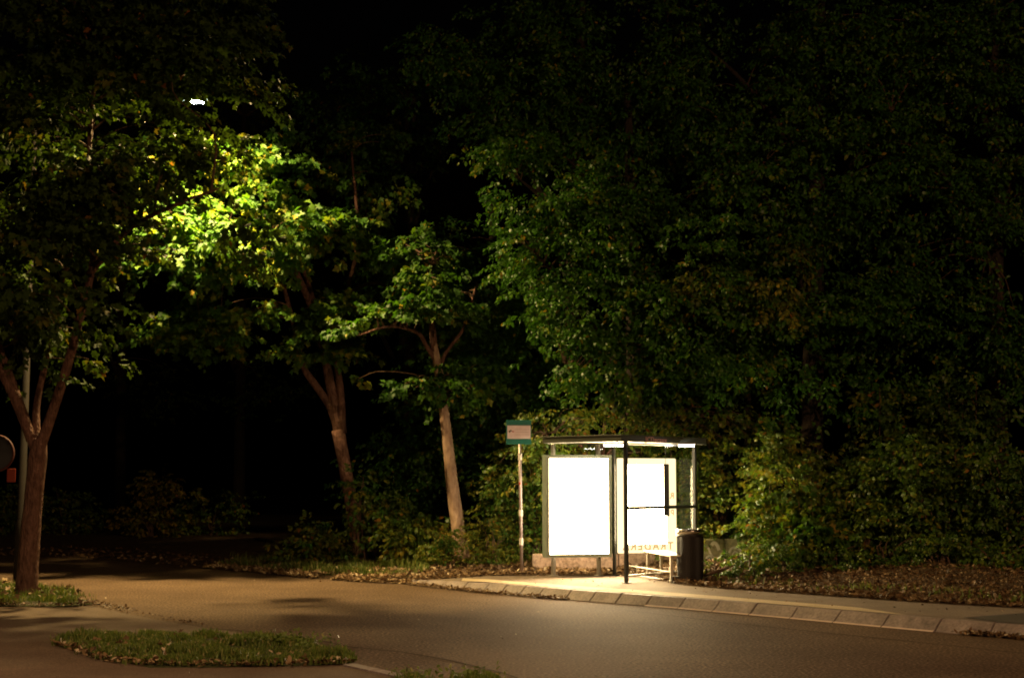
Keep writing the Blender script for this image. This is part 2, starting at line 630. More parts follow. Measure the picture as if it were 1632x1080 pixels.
# dark mortar bed under the stones
bd = MB()
for i in range(len(kbase) - 1):
    a, b = kbase[i], kbase[i + 1]
    q = [a + koff[i] * .02, b + koff[i + 1] * .02, b + koff[i + 1] * .235, a + koff[i] * .235]
    zz = .02
    bd.sheet([(p.x, p.y, zz) for p in q])
tag(bd.build('kerb_bed', 'dark_patch'), kind='structure')
# painted highlight: pale strip laid along the kerb foot
foot_glint = MB()
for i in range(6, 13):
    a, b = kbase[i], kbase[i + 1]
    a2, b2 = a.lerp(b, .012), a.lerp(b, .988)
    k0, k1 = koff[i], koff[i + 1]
    foot_glint.sheet([a2 - k0 * .004 + Vector((0, 0, .022)), b2 - k1 * .004 + Vector((0, 0, .022)), b2 - k1 * .03 + Vector((0, 0, .006)), a2 - k0 * .03 + Vector((0, 0, .006))])
M['gutter'] = plain('kerb foot highlight', (.7, .55, .48), 0.3, 0, .6)
tag(foot_glint.build('gutter', 'gutter'), kind='structure')

# pavement: back edge polyline in pixels on z = KH
PB = [(600, 922.5), (650, 918.5), (700, 917), (860, 916.6), (985, 916.3), (1020, 918.5), (1052, 924.5), (1080, 930.5), (1112, 934), (1200, 940), (1300, 947), (1459, 958), (1632, 968), (1800, 977), (2100, 993)]
pback = [at(x, y, KH) for x, y in PB]
bx = [p.x for p in pback]
by = [p.y for p in pback]
ks = [kbase[i] + koff[i] * .25 for i in range(len(kbase))]
kx = [p.x for p in ks]
ky = [p.y for p in ks]


def Yb(x):
    """y of the front edge of the wooded verge"""
    return float(np.interp(x, VX, VY))


def Yk(x):
    return float(np.interp(x, kx, ky))


RE = [(-700, 890), (-300, 886), (0, 884), (150, 890), (300, 902), (400, 910), (440, 915), (517, 921.6), (600, 927)]
redge = [at(x, y, 0) for x, y in RE]
VX = [p.x for p in redge] + [kbase[0].x + .3] + bx[2:]
VY = [p.y for p in redge] + [kbase[0].y + .1] + by[2:]
o_ = np.argsort(VX)
VX = list(np.array(VX)[o_])
VY = list(np.array(VY)[o_])


def hk(x):
    """height of the pavement surface: it starts low on the left"""
    return KH * float(np.clip(.45 + (x - kx[0]) / 2.4, .45, 1.0))


def strip(name, x0, x1, f0, f1, zf, mat, n=90, m=6, dz=0.0):
    b = MB()
    for i in range(n + 1):
        x = x0 + (x1 - x0) * i / n
        y0, y1 = f0(x), f1(x)
        if y1 < y0 + .01: y1 = y0 + .01
        for j in range(m + 1):
            b.v.append((x, y0 + (y1 - y0) * j / m, zf(x) + dz))
    for i in range(n):
        for j in range(m):
            a = i * (m + 1) + j
            b.f.append((a, a + m + 1, a + m + 2, a + 1))
    return tag(b.build(name, mat), kind='structure')


strip('pavement', kx[0] + .05, 12.5, lambda x: Yk(x) + .01, lambda x: Yb(x) + .25, hk, 'pave', dz=-.004)
strip('slab_strip', kx[0] + .9, 4.92, lambda x: Yk(x) + .04, lambda x: Yk(x) + .04 + .66 * min(1, (4.92 - x) / .35 + .02), hk, 'slab', dz=.002)
px_ = [at(1535, 983.5, KH), at(1632, 976.5, KH), at(1800, 985, KH)] + [kbase[i] + koff[i] * .255 for i in (16, 15, 14)]
b = MB()
b.sheet([(p.x, p.y, KH + .004) for p in px_])
tag(b.build('side_path', 'dark_patch'), kind='structure')  # fresh asphalt crossing


# verge: height field behind the road and the pavement
def verge_z(x, y):
    t = y - Yb(x)
    base = hk(x) if x > kx[0] else .02
    if x > kx[0] - 2 and x <= kx[0]:
        base = .02 + (.45 * KH - .02) * (x - kx[0] + 2) / 2
    s_ = max(0.0, min(1, t / 6))
    rise = (.30 if x > 3 else .25 + .05 * max(0, min(1, (x) / 3))) * s_ * s_ * (3 - 2 * s_)
    nz = .06 * noise.noise(Vector((x * .8, y * .8, 0))) + .025 * noise.noise(Vector((x * 3, y * 3, 5)))
    return base + rise + nz * min(1, max(0, t) * 2) + (.01 if t > 0 else -.02)


b = MB()
nx, ny = 200, 60
for i in range(nx + 1):
    x = -26 + 46 * i / nx
    for j in range(ny + 1):
        t = -.12 + 34 * (j / ny) ** 2.2
        y = Yb(x) + t + .05 * noise.noise(Vector((x * 2.5, 0, 3)))
        b.v.append((x, y, verge_z(x, y) if t > 0 else hk(x) * (x > kx[0]) - .03))
for i in range(nx):
    for j in range(ny):
        a = i * (ny + 1) + j
        b.f.append((a, a + ny + 1, a + ny + 2, a + 1))
tag(b.build('verge_ground', 'soil', smooth=True), kind='structure')

# footpath at the lower left, a thin sheet over the road
fp = [(-500, 966), (60, 968), (150, 965), (200, 977), (270, 990), (330, 1000), (430, 1014), (520, 1036), (570, 1060), (640, 1082), (700, 1100), (-500, 1140)]
b = MB()
b.sheet([at(x, y, .005) for x, y in fp])
tag(b.build('footpath', 'path'), kind='structure')
b = MB()
for seam in ([(560, 1030), (640, 1038), (720, 1052), (800, 1071), (840, 1085)], [(330, 1000), (430, 1008), (520, 1022), (570, 1032)], [(1000, 972), (1150, 990), (1300, 1006), (1420, 1018), (1632, 1040), (1800, 1056)]):
    q = [at(x, y, .004) for x, y in seam]
    q = [p + Vector((0, .03 * noise.noise(p * 3), 0)) for p in resample(q, .2)]
    for i in range(len(q) - 1):
        t = (q[i + 1] - q[i]).normalized()
        n_ = Vector((-t.y, t.x, 0)) * .018
        b.sheet([q[i] - n_, q[i + 1] - n_, q[i + 1] + n_, q[i] + n_])
M['tar'] = plain('tar seam', (.06, .042, .028), .9, 0, .05)
tag(b.build('tar_seam', 'tar'), kind='structure')
# edging stone between path and road
b = MB()
for (x0, y0, x1, y1) in ((556, 1061, 600, 1070.5), (602, 1071, 655, 1083)):
    a, c = at(x0, y0, .0), at(x1, y1, .0)
    t = (c - a).normalized()
    n_ = Vector((-t.y, t.x, 0)) * .06
    mid = (a + c) / 2
    b.box((mid.x, mid.y, .0), ((c - a).length, .13, .05), math.atan2(t.y, t.x))
tag(b.build('edging_kerb', 'kerb', bevel=.006), kind='structure')


def in_poly(P, poly):
    x, y = P[:, 0], P[:, 1]
    ins = np.zeros(len(P), bool)
    n = len(poly)
    for i in range(n):
        x0, y0 = poly[i]
        x1, y1 = poly[(i + 1) % n]
        c = ((y0 > y) != (y1 > y)) & (x < (x1 - x0) * (y - y0) / (y1 - y0 + 1e-12) + x0)
        ins ^= c
    return ins


def mound(name, poly_px, z, mat='turf', h=.02):
    pp = [at(x, y, z) for x, y in poly_px]
    pp = resample(pp + [pp[0]], .25)[:-1]
    c = sum(pp, Vector()) / len(pp)
    b = MB()
    rings = [(1.0, 0), (.94, .55), (.8, .85), (.5, 1.0)]
    for s_, hh in rings:
        for p in pp:
            q = c + (p - c) * s_
            q += Vector((noise.noise(q * 2.3), noise.noise(q * 2.3 + Vector((9, 0, 0))), 0)) * .16
            b.v.append((q.x, q.y, z + .004 + h * hh + .01 * noise.noise(q * 4)))
    n = len(pp)
    for r in range(len(rings) - 1):
        for i in range(n):
            j = (i + 1) % n
            b.f.append((r * n + i, r * n + j, (r + 1) * n + j, (r + 1) * n + i))
    b.f.append(tuple(range(3 * n, 4 * n)))
    o = b.build(name, mat, smooth=True)
    tag(o, kind='structure')
    return [(p.x, p.y) for p in pp]


ISLAND = [(84, 1024), (110, 1016), (150, 1012), (300, 1014), (400, 1018), (480, 1022), (522, 1036), (560, 1056), (500, 1061), (380, 1062), (250, 1062), (170, 1054), (125, 1040)]
TREEV = [(-420, 925), (-100, 929), (0, 934), (60, 937), (115, 946), (148, 962), (110, 967), (40, 966), (-100, 966), (-420, 968)]
CLUMP = [(630, 1094), (650, 1082), (700, 1086), (740, 1081), (785, 1088), (810, 1100), (740, 1125), (650, 1120)]
poly_i = mound('grass_island', ISLAND, .004)
poly_t = mound('tree_verge', TREEV, .004, h=.045)
poly_c = mound('corner_verge', CLUMP, .004)


def grass(name, poly, z, dens, hgt, label, wid=.007, seedn=0, zf=None):
    xs = [p[0] for p in poly]
    ys = [p[1] for p in poly]
    A = (max(xs) - min(xs)) * (max(ys) - min(ys))
    n = int(A * dens)
    P = np.column_stack([rng.uniform(min(xs) - .05, max(xs) + .05, n), rng.uniform(min(ys) - .05, max(ys) + .05, n)])
    J = P + rng.normal(size=P.shape) * .05 + np.array([(noise.noise(Vector((p[0] * 2.2, p[1] * 2.2, 31))) * .16, noise.noise(Vector((p[0] * 2.2, p[1] * 2.2, 77))) * .22) for p in P])
    P = P[in_poly(J, poly)]
    keep = np.array([noise.noise(Vector((p[0] * 2.6, p[1] * 2.6, seedn))) + .5 * noise.noise(Vector((p[0] * 7, p[1] * 7, seedn))) > -.28 + .5 * rng.random() for p in P])
    P = P[keep]
    n = len(P)
    hh = hgt * (.4 + .9 * rng.random(n)) * np.array([1 + .8 * noise.noise(Vector((p[0] * 1.9, p[1] * 1.9, seedn + 4))) for p in P])
    zz = np.array([zf(*p) if zf else z for p in P])
    az = rng.random(n) * 2 * np.pi
    lean = rng.random(n) * .7
    dx, dy = np.cos(az) * lean, np.sin(az) * lean
    w = wid * (.7 + .6 * rng.random(n))
    sx, sy = -np.sin(az + rng.normal(size=n)) * w, np.cos(az) * w
    V = np.zeros((n, 5, 3), np.float32)
    b0 = np.column_stack([P, zz])
    V[:, 0] = b0 + np.column_stack([-sx, -sy, 0 * w])
    V[:, 1] = b0 + np.column_stack([sx, sy, 0 * w])
    mid = b0 + np.column_stack([dx * hh * .35, dy * hh * .35, hh * .6])
    V[:, 2] = mid + np.column_stack([sx, sy, 0 * w]) * .75
    V[:, 3] = mid - np.column_stack([sx, sy, 0 * w]) * .75
    V[:, 4] = b0 + np.column_stack([dx * hh, dy * hh, hh * (1 - .3 * lean)])
    L = (np.array([0, 1, 2, 3, 3, 2, 4])[None] + (np.arange(n) * 5)[:, None]).reshape(-1)
    tot = np.tile([4, 3], n)
    me = bpy.data.meshes.new(name)
    me.vertices.add(n * 5)
    me.vertices.foreach_set('co', V.reshape(-1))
    me.loops.add(len(L))
    me.loops.foreach_set('vertex_index', L.astype(np.int32))
    me.polygons.add(2 * n)
    me.polygons.foreach_set('loop_start', np.concatenate([[0], np.cumsum(tot)[:-1]]).astype(np.int32))
    a = me.attributes.new('tone', 'FLOAT', 'FACE')
    a.data.foreach_set('value', np.repeat(np.clip(rng.normal(.5, .25, n), 0, 1), 2).astype(np.float32))
    me.update(calc_edges=True)
    me.validate()
    o = link(name, me, 'grass')
    return tag(o, label, 'grass', kind='stuff')


grass('grass', poly_i, .02, 6500, .075, 'mown green grass island between the two arms of the footpath', seedn=1)
grass('grass', poly_t, .05, 1100, .08, 'thin grass round the foot of the forked maple', seedn=2)
grass('grass', poly_c, .02, 3600, .075, 'tuft of taller grass at the bottom edge', seedn=3)

# weeds: broad leaves growing in the grass of the island's far end and bottom tuft
def weeds(name, label, spots, mat='hedge'):
    pos = []
    for (x, y, r, n) in spots:
        c = at(x, y, .04)
        q = rng.normal(size=(n, 3)) * [r, r * .7, .03] + [c.x, c.y, .1]
        pos.append(q)
    pos = np.vstack(pos)
    n = len(pos)
    ax = rng.normal(size=(n, 3)) + [0, 0, .6]
    nm = rng.normal(size=(n, 3)) * .5 + [0, -.3, 1]
    me = leaves_mesh(name, pos, ax, nm, .042 * (.6 + .8 * rng.random(n)), np.clip(rng.normal(.5, .2, n), 0, 1), 'oval')
    o = link(name, me, mat)
    return tag(o, label, 'weeds', kind='stuff')


weeds('weeds', 'low broad leaved weeds in the grass beside the road', [(455, 1024, .16, 170), (430, 1026, .12, 90), (500, 1034, .12, 80), (660, 1083, .12, 50), (745, 1083, .14, 60), (690, 1088, .2, 50)], 'grass')


def litter(name, label, n, sampler, size=.06, tone=.5, lift=.012, tilt=.45, mat='litter', kind='oval'):
    P = sampler(n)
    n = len(P)
    ax = rng.normal(size=(n, 3)) * [1, 1, .25]
    nm = rng.normal(size=(n, 3)) * tilt + [0, 0, 1]
    P = P + np.column_stack([np.zeros(n), np.zeros(n), lift + rng.random(n) * .03])
    me = leaves_mesh(name, P, ax, nm, size * (.5 + .9 * rng.random(n)), np.clip(rng.normal(tone, .28, n), 0, 1), kind, fold=.5, curl=-.3)
    return tag(link(name, me, mat), label, 'fallen leaves', kind='stuff')


def samp_verge(x0, x1, depth, power=1.4, thr=-.25, front=0.0):
    def f(n):
        x = rng.uniform(x0, x1, n)
        t = front + depth * rng.random(n) ** power
        keep = np.array([noise.noise(Vector((a * 1.3, b_ * 1.6, 8))) > thr for a, b_ in zip(x, t)])
        x, t = x[keep], t[keep]
        y = np.array([Yb(a) for a in x]) + t
        z = np.array([verge_z(a, c) if c > Yb(a) else (hk(a) if a > kx[0] else 0.01) for a, c in zip(x, y)])
        return np.column_stack([x, y, z])
    return f


def samp_edge(pts, spread, zf=0.0):
    A = np.array([tuple(p) for p in pts])

    def f(n):
        k = rng.integers(0, len(A) - 1, n)
        t = rng.random(n)[:, None]
        P = A[k] * (1 - t) + A[k + 1] * t
        P = P + np.column_stack([rng.normal(size=n) * spread, rng.normal(size=n) * spread, np.zeros(n)])
        P[:, 2] = zf
        return P
    return f


litter('leaf_litter', 'brown fallen leaves covering the bank right of the bin', 20000, samp_verge(3.2, 11.5, 5.0, 1.5, -.5, -.12), .062, .38)
litter('leaf_litter', 'rusty fallen leaves behind the bus shelter and stop pole', 6000, samp_verge(-1.6, 3.4, 3.2, 1.3, -.5, -.04), .075, .42)
litter('leaf_litter', 'yellow brown fallen leaves along the road edge under the trees', 7000, samp_verge(-6.5, -1.4, 1.9, 1.5, -.4, -.3), .07, .62)
litter('leaf_litter', 'sparse fallen leaves on the far dark road edge', 1500, samp_verge(-18, -6.5, 2.5, 1.2, -.3, -.3), .09, .5)
litter('leaf_litter', 'thin line of fallen leaves in the gutter below the kerb', 1500, samp_edge([p - Vector((0, .06, 0)) for p in kbase[:5]], .05), .05, .55)
litter('leaf_litter', 'small drift of fallen leaves at the low end of the kerb on the right', 500, samp_edge([at(x, y, 0) for x, y in ((1535, 1011.5), (1580, 1014), (1640, 1020))], .045), .05, .4)
litter('leaf_litter', 'fallen leaves along the lower edge of the grass island', 520, samp_edge([at(x, y, 0) for x, y in ((90, 1028), (130, 1042), (175, 1056), (250, 1062.5), (380, 1063), (500, 1061.5), (560, 1058))], .035, .012), .06, .5)
litter('leaf_litter', 'fallen leaves along the kerb of the maple verge', 620, samp_edge([at(x, y, 0) for x, y in ((-300, 966), (0, 966), (60, 967), (110, 967), (150, 963), (200, 976))], .06, .012), .05, .3)


def samp_poly(poly, z):
    def f(n):
        xs = [p[0] for p in poly]; ys = [p[1] for p in poly]
        P = np.column_stack([rng.uniform(min(xs), max(xs), n), rng.uniform(min(ys), max(ys), n)])
        P = P[in_poly(P, poly)]
        return np.column_stack([P, np.full(len(P), z)])
    return f


litter('leaf_litter', 'dark crumbs of leaf along the seam between footpath and road', 110, samp_edge([at(x, y, 0) for x, y in ((200, 976), (270, 990), (330, 1000))], .03, .012), .035, .3)
litter('leaf_litter', 'pale maple leaves lying in the grass island', 85, samp_poly(poly_i, .05), .06, .75, kind='maple', tilt=.8)
litter('leaf_litter', 'brown leaves lying in the grass under the forked maple', 600, samp_poly(poly_t, .08), .08, .45, kind='maple')
litter('leaf_litter', 'a few stray leaves scattered over the road', 60, lambda n: np.column_stack([rng.uniform(-8, 8, n), rng.uniform(13, 28, n), np.zeros(n)]), .035, .8)
litter('leaf_litter', 'stray crumbs of leaf on the pavement', 130, lambda n: (lambda x: np.column_stack([x, [rng.uniform(Yk(a) + .1, Yb(a)) for a in x], [hk(a) for a in x]]))(rng.uniform(-1, 8, n)), .035, .45)


rg = np.random.default_rng(3)
spots_w = []
for x_ in (1160, 1190, 1215, 1235, 1255, 1270, 1300, 1330, 1350, 1385, 1420, 1450, 1480, 1520, 1540, 1560, 1600, 1625):
    spots_w.append((x_ + rg.uniform(-12, 12), np.interp(x_, [1100, 1632], [925, 955]) - rg.uniform(0, 22), .16, 60))
weeds('weeds', 'patches of low green weeds in the litter right of the bin', spots_w)


# grass on the left bank
def bank_grass():
    poly = []
    xs = np.linspace(-6.2, -1.6, 24)
    poly = [(x, Yb(x) + .35) for x in xs] + [(x, Yb(x) + 2.0) for x in xs[::-1]]
    return poly


grass('grass', bank_grass(), 0, 900, .16, 'rough unmown grass on the bank below the leaning trees', wid=.009, seedn=9, zf=lambda x, y: verge_z(x, y))
xs = np.linspace(3.3, 9.5, 24)
grass('grass', [(x, Yb(x) + .25) for x in xs] + [(x, Yb(x) + 1.6) for x in xs[::-1]], 0, 160, .13, 'scattered weeds and grass in the leaf litter right of the bin', wid=.012, seedn=12, zf=lambda x, y: verge_z(x, y))

# ------------------------------------------------------------------ bus shelter
ZP = KH
Apx = at(998.5, 928.5, ZP)
sh = empty('bus_shelter', Apx, 'dark framed glass bus shelter with glowing white light box on the pavement', 'bus shelter')
NEAR = Vector((Apx.x - .08, Apx.y - .1, 0))
uL = Vector((-.76, .65, 0)).normalized()
uR = Vector((.65, .76, 0)).normalized()
LL, LR = 1.64, 2.52
ROOF_B = pt(990, 703.2, NEAR.y).z
ROOF_T = pt(990, 694.0, NEAR.y).z
cR = NEAR + uL * LL / 2 + uR * LR / 2
rz = math.atan2(-uL.y, -uL.x)
b = MB()
b.box((cR.x, cR.y, (ROOF_B + ROOF_T) / 2 + .012), (LL - .1, LR - .1, ROOF_T - ROOF_B - .03), rz)
roof = b.build('roof', 'ceil', sh, bevel=.004)
b = MB()
hh = ROOF_T - ROOF_B
for (p, L, ang) in ((NEAR + uL * LL / 2, LL, rz), (NEAR + uL * LL / 2 + uR * LR, LL, rz)):
    b.box((p.x, p.y, (ROOF_B + ROOF_T) / 2), (L + .05, .05, hh), ang)
for p in (NEAR + uR * LR / 2, NEAR + uR * LR / 2 + uL * LL):
    b.box((p.x, p.y, (ROOF_B + ROOF_T) / 2), (LR - .056, .05, hh), rz + math.pi / 2)
fa = b.build('fascia', 'fascia', roof, bevel=.004)
# roof sheet over everything
b = MB()
b.box((cR.x, cR.y, ROOF_T + .012), (LL + .09, LR + .09, .018), rz)
b.build('roof_cap', 'fascia', roof, bevel=.003)


def text(body, size, loc, rot, mat, parent, name='lettering', mirror=False, extrude=.002, space=1.0, shear=0):
    cu = bpy.data.curves.new(name, 'FONT')
    cu.body = body
    cu.size = size
    cu.extrude = extrude
    cu.align_x = 'CENTER'
    cu.align_y = 'CENTER'
    cu.space_character = space
    cu.offset = size * .02
    tmp = bpy.data.objects.new('tmp', cu)
    COL.objects.link(tmp)
    dg = bpy.context.evaluated_depsgraph_get()
    me = bpy.data.meshes.new_from_object(tmp.evaluated_get(dg))
    bpy.data.objects.remove(tmp)
    X = Matrix.Translation(loc) @ rot.to_4x4() @ Matrix.Diagonal((shear if shear else 1, 1, 1, 1))
    if mirror:
        X = X @ Matrix.Diagonal((-1, 1, 1, 1))
    me.transform(X)
    if mirror:
        me.flip_normals()
    me.materials.clear()
    me.update()
    return link(name, me, mat, parent)


def facing(nx_, ny_):
    """rotation whose local +Z looks along (nx, ny) and whose +Y is up"""
    n = Vector((nx_, ny_, 0)).normalized()
    up = Vector((0, 0, 1))
    x = up.cross(n).normalized()
    return Matrix((x, up, n)).transposed()


# lettering on the end fascia (normal -uL, towards near right)
nE = -uL
pe = NEAR + uR * .98 - uL * .028 + Vector((0, 0, (ROOF_B + ROOF_T) / 2))
text('JCDecaux', .118, pe, facing(nE.x, nE.y), 'letter', roof, space=1.12, shear=1.2)
pe2 = NEAR + uL * 1.86 - uR * .028 + Vector((0, 0, (ROOF_B + ROOF_T) / 2 + .005))
text('1234', .04, pe2, facing(-uR.x, -uR.y), 'letter', roof, name='lettering') if False else None

# posts
Bp = NEAR + uR * 1.62 - uL * .0 + Vector((0, 0, ZP))
Bdir = ray(1107.5, 800)
# point B on the end line whose pixel column is 1107
best = None
for k in range(400):
    s_ = k * .01
    p = Vector((Apx.x, Apx.y, ZP)) + uR * s_
    x_, _y = scr(np.array([[p.x, p.y, ZP + 1.2]]))
    if best is None or abs(x_[0] - 1107.5) < best[0]:
        best = (abs(x_[0] - 1107.5), p.copy(), s_)
Bp = best[1]
C1 = at(882, 917, ZP)
C2 = at(954.5, 916.7, ZP)
C3 = at(979.5, 916.5, ZP)


def post(p, name='post', w=.075, mat='post', top=None):
    b = MB()
    t = top if top else ROOF_B + .01
    b.box((p.x, p.y, (ZP + t) / 2), (w, w, t - ZP - .004), rz)
    b.box((p.x, p.y, ZP + .008), (w + .07, w + .07, .014), rz)
    return b.build(name, mat, sh, bevel=.006)


post(Apx, w=.058)
post(Bp, w=.062)
for c in (C1, C2):
    post(c, w=.062, mat='alu')
post(C3, w=.05, mat='post')
# end wall glass between A and B, with rail
W = (Bp - Apx).length
mid = (Apx + Bp) / 2
b = MB()
b.box((mid.x, mid.y, (ZP + .12 + ROOF_B - .02) / 2), (W - .12, .008, ROOF_B - .02 - ZP - .12), rz + math.pi / 2)
b.build('glass_panel', 'glass', sh)
b = MB()
zr = pt(998, 809, Apx.y).z
b.tube([Apx + uR * .03 + Vector((0, 0, zr - ZP)) - uL * .03, Apx + uR * (W - .03) + Vector((0, 0, zr - ZP)) - uL * .03], .03, 10)
for q in (.09, W - .09):
    b.box(tuple(Apx + uR * q - uL * .02 + Vector((0, 0, zr - ZP))), (.06, .05, .055), rz + math.pi / 2)
b.build('rail', 'post', sh, smooth=False)
b = MB()
b.box(tuple(mid + Vector((0, 0, .115))), (W - .1, .03, .03), rz + math.pi / 2)
b.build('glass_frame', 'alu', sh)
b = MB()
b.box(tuple(mid + Vector((0, 0, ROOF_B - ZP - .03))), (W - .1, .03, .03), rz + math.pi / 2)
b.build('glass_frame', 'alu', sh)

# light box
yaw = math.radians(14)
dP = Vector((math.cos(yaw), math.sin(yaw), 0))      # to the right, going away
nP = Vector((math.sin(yaw), -math.cos(yaw), 0))      # face normal, towards the road and slightly right
c0 = pt(922.5, 805, 25.25)
H_ = 163 / F * 25.6
W_ = 1.205
zc = c0.z
T_ = .25
zt = pt(922, 724.5, 25.2).z
zb = pt(922, 888, 25.2).z
zc = (zt + zb) / 2
H_ = zt - zb
cc = Vector((c0.x, c0.y, zc))
lbx = MB()
lbx.box(tuple(cc - nP * (T_ / 2)), (W_, T_, H_), yaw)
lb = lbx.build('light_box', 'frame', sh, bevel=.012)
fw = .062
b = MB()
for sx in (-1, 1):
    b.box(tuple(cc + dP * sx * (W_ / 2 - fw / 2) + nP * .012), (fw, .03, H_), yaw)
for sz in (-1, 1):
    b.box(tuple(cc + Vector((0, 0, sz * (H_ / 2 - fw / 2))) + nP * .012), (W_ - 2 * fw - .002, .03, fw), yaw)
b.build('box_frame', 'frame', lb, bevel=.004)
b = MB()
b.box(tuple(cc + nP * .004), (W_ - 2 * fw, .012, H_ - 2 * fw), yaw)
b.build('poster', 'poster', lb)
b = MB()
b.box(tuple(cc - nP * (T_ + .004)), (W_ - 2 * fw, .012, H_ - 2 * fw), yaw)
b.build('poster', 'poster_back', lb)
R1 = facing(nP.x, nP.y)
text('TRADERA', .205, cc + nP * .014 + Vector((0, 0, -H_ / 2 + fw + .13)), R1, 'reflection_ink2', lb, extrude=.001, space=1.12)

# mirrored reflection of the light box, built as a glowing panel
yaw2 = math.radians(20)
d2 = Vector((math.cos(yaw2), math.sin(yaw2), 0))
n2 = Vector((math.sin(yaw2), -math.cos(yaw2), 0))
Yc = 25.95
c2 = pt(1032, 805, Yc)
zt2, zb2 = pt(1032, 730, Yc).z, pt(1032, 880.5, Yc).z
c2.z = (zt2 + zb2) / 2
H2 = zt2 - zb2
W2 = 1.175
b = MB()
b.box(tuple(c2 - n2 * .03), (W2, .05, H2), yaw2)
pn = b.build('reflection_panel', 'reflection_edge', sh, bevel=.02)
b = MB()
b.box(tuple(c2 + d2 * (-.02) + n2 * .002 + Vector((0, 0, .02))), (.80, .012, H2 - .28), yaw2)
b.build('poster', 'reflection_core', pn)
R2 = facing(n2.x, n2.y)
text('TRADERA', .19, c2 + n2 * .012 + Vector((0, 0, -H2 / 2 + .115)), R2, 'reflection_ink', pn, mirror=True, extrude=.001, space=1.3)
text('R', .15, c2 + n2 * .012 + d2 * .49 + Vector((0, 0, .17)), R2, 'reflection_ink', pn, mirror=True, extrude=.001)
text('q', .15, c2 + n2 * .012 + d2 * .49 + Vector((0, 0, -.10)), R2, 'reflection_ink', pn, mirror=False, extrude=.001)
# glass back wall behind the bench
Q1 = c2 + d2 * (W2 / 2 + .03)
Q2 = Bp + uR * 0
# top glazing between the light box posts
b = MB()
b.box(tuple((C1 + C3) / 2 + Vector((0, .05, (ROOF_B + zt) / 2 - ZP))), ((C3 - C1).length, .008, ROOF_B - zt - .03), math.atan2((C3 - C1).y, (C3 - C1).x))
b.build('glass_panel', 'glass', sh)
bw0, bw1 = Vector((Q1.x, Q1.y, 0)), Vector((Q2.x, Q2.y, 0))
bm_ = (bw0 + bw1) / 2
bl = (bw1 - bw0)
b = MB()
b.box((bm_.x, bm_.y, (ZP + .12 + ROOF_B) / 2), (bl.length - .1, .008, ROOF_B - ZP - .14), math.atan2(bl.y, bl.x))
b.build('glass_panel', 'glass', sh)
# low frame rails of the back wall
b = MB()
r0, r1 = at(1003, 918.5, ZP), at(1072, 927, ZP)
l0, l1 = at(1004, 903.5, ZP + .0), at(1060, 909, ZP + .0)
b.tube([r0 + Vector((0, 0, .03)), r1 + Vector((0, 0, .03))], .012, 8)
b.tube([r0 + Vector((0, 0, .19)), r1 + Vector((0, 0, .16))], .010, 8)
b.tube([r0 + Vector((.13, -.03, 0)), r0 + Vector((.13, -.03, .21))], .012, 8)
b.build('base_rail', 'bench', sh)
# timetable case
tcY = 24.75
t0 = pt(1061.5, 739, tcY)
t1 = pt(1061.5, 822, tcY)
b = MB()
b.box((t0.x, tcY, (t0.z + t1.z) / 2), (.095, .05, t0.z - t1.z), 0)
tcs = b.build('timetable_case', 'post', sh, bevel=.006)
b = MB()
b.box((t0.x - .006, tcY - .028, (t0.z + t1.z) / 2 - .02), (.05, .01, t0.z - t1.z - .08), 0)
b.build('timetable_pane', 'signgrey', tcs)
b = MB()
b.tube([(t0.x - .01, tcY, t0.z - .002), (t0.x - .01, tcY, ROOF_B)], .005, 6)
b.build('hanger', 'post', tcs)
# tube lights under the roof
for (xa, xb, Ya) in ((963, 997, 24.35), (1082, 1106, 24.75)):
    pa, pb = pt(xa, 706, Ya), pt(xb, 706, Ya)
    b = MB()
    b.box(((pa.x + pb.x) / 2, Ya, ROOF_B - .012), (pb.x - pa.x + .04, .09, .03), 0)
    tl = b.build('tube_housing', 'ceil', sh)
    b = MB()
    b.tube([(pa.x, Ya, ROOF_B - .042), (pb.x, Ya, ROOF_B - .042)], .014, 10)
    b.build('tube_light', 'tube', tl)

# bench
bn0, bn1 = at(1050, 923.3, ZP), at(1063, 924.7, ZP)
bench = empty('bench', bn1, 'pale slatted bench on thin legs inside the bus shelter', 'bench')
zs = ZP + .46
sd_far, sd_near = at(1015.6, 875.5, zs), at(1068, 884, zs)
ax_ = Vector((sd_near.x - sd_far.x, sd_near.y - sd_far.y, 0))
if ax_.length > 1.9:
    sd_far = sd_near - ax_.normalized() * 1.6
    ax_ = sd_near - sd_far
pr = Vector((-ax_.y, ax_.x, 0)).normalized()
if pr.x < 0: pr = -pr
sa = math.atan2(ax_.y, ax_.x)
ms = (Vector((sd_far.x, sd_far.y, 0)) + Vector((sd_near.x, sd_near.y, 0))) / 2
b = MB()
for k in range(4):
    q = ms + pr * (.045 + k * .095)
    b.box((q.x, q.y, zs - .015), (ax_.length, .085, .03), sa)
b.build('seat', 'bench', bench, bevel=.005)
for e in (ax_.length * .42, -ax_.length * .42):
    for k in (.06, .30):
        q = ms + pr * k + ax_.normalized() * e
        b = MB()
        b.box((q.x, q.y, (ZP + zs - .03) / 2), (.05, .045, zs - .034 - ZP), sa)
        b.box((q.x, q.y, ZP + .025), (.066, .06, .05), sa)
        b.build('leg', 'bench', bench, bevel=.004)

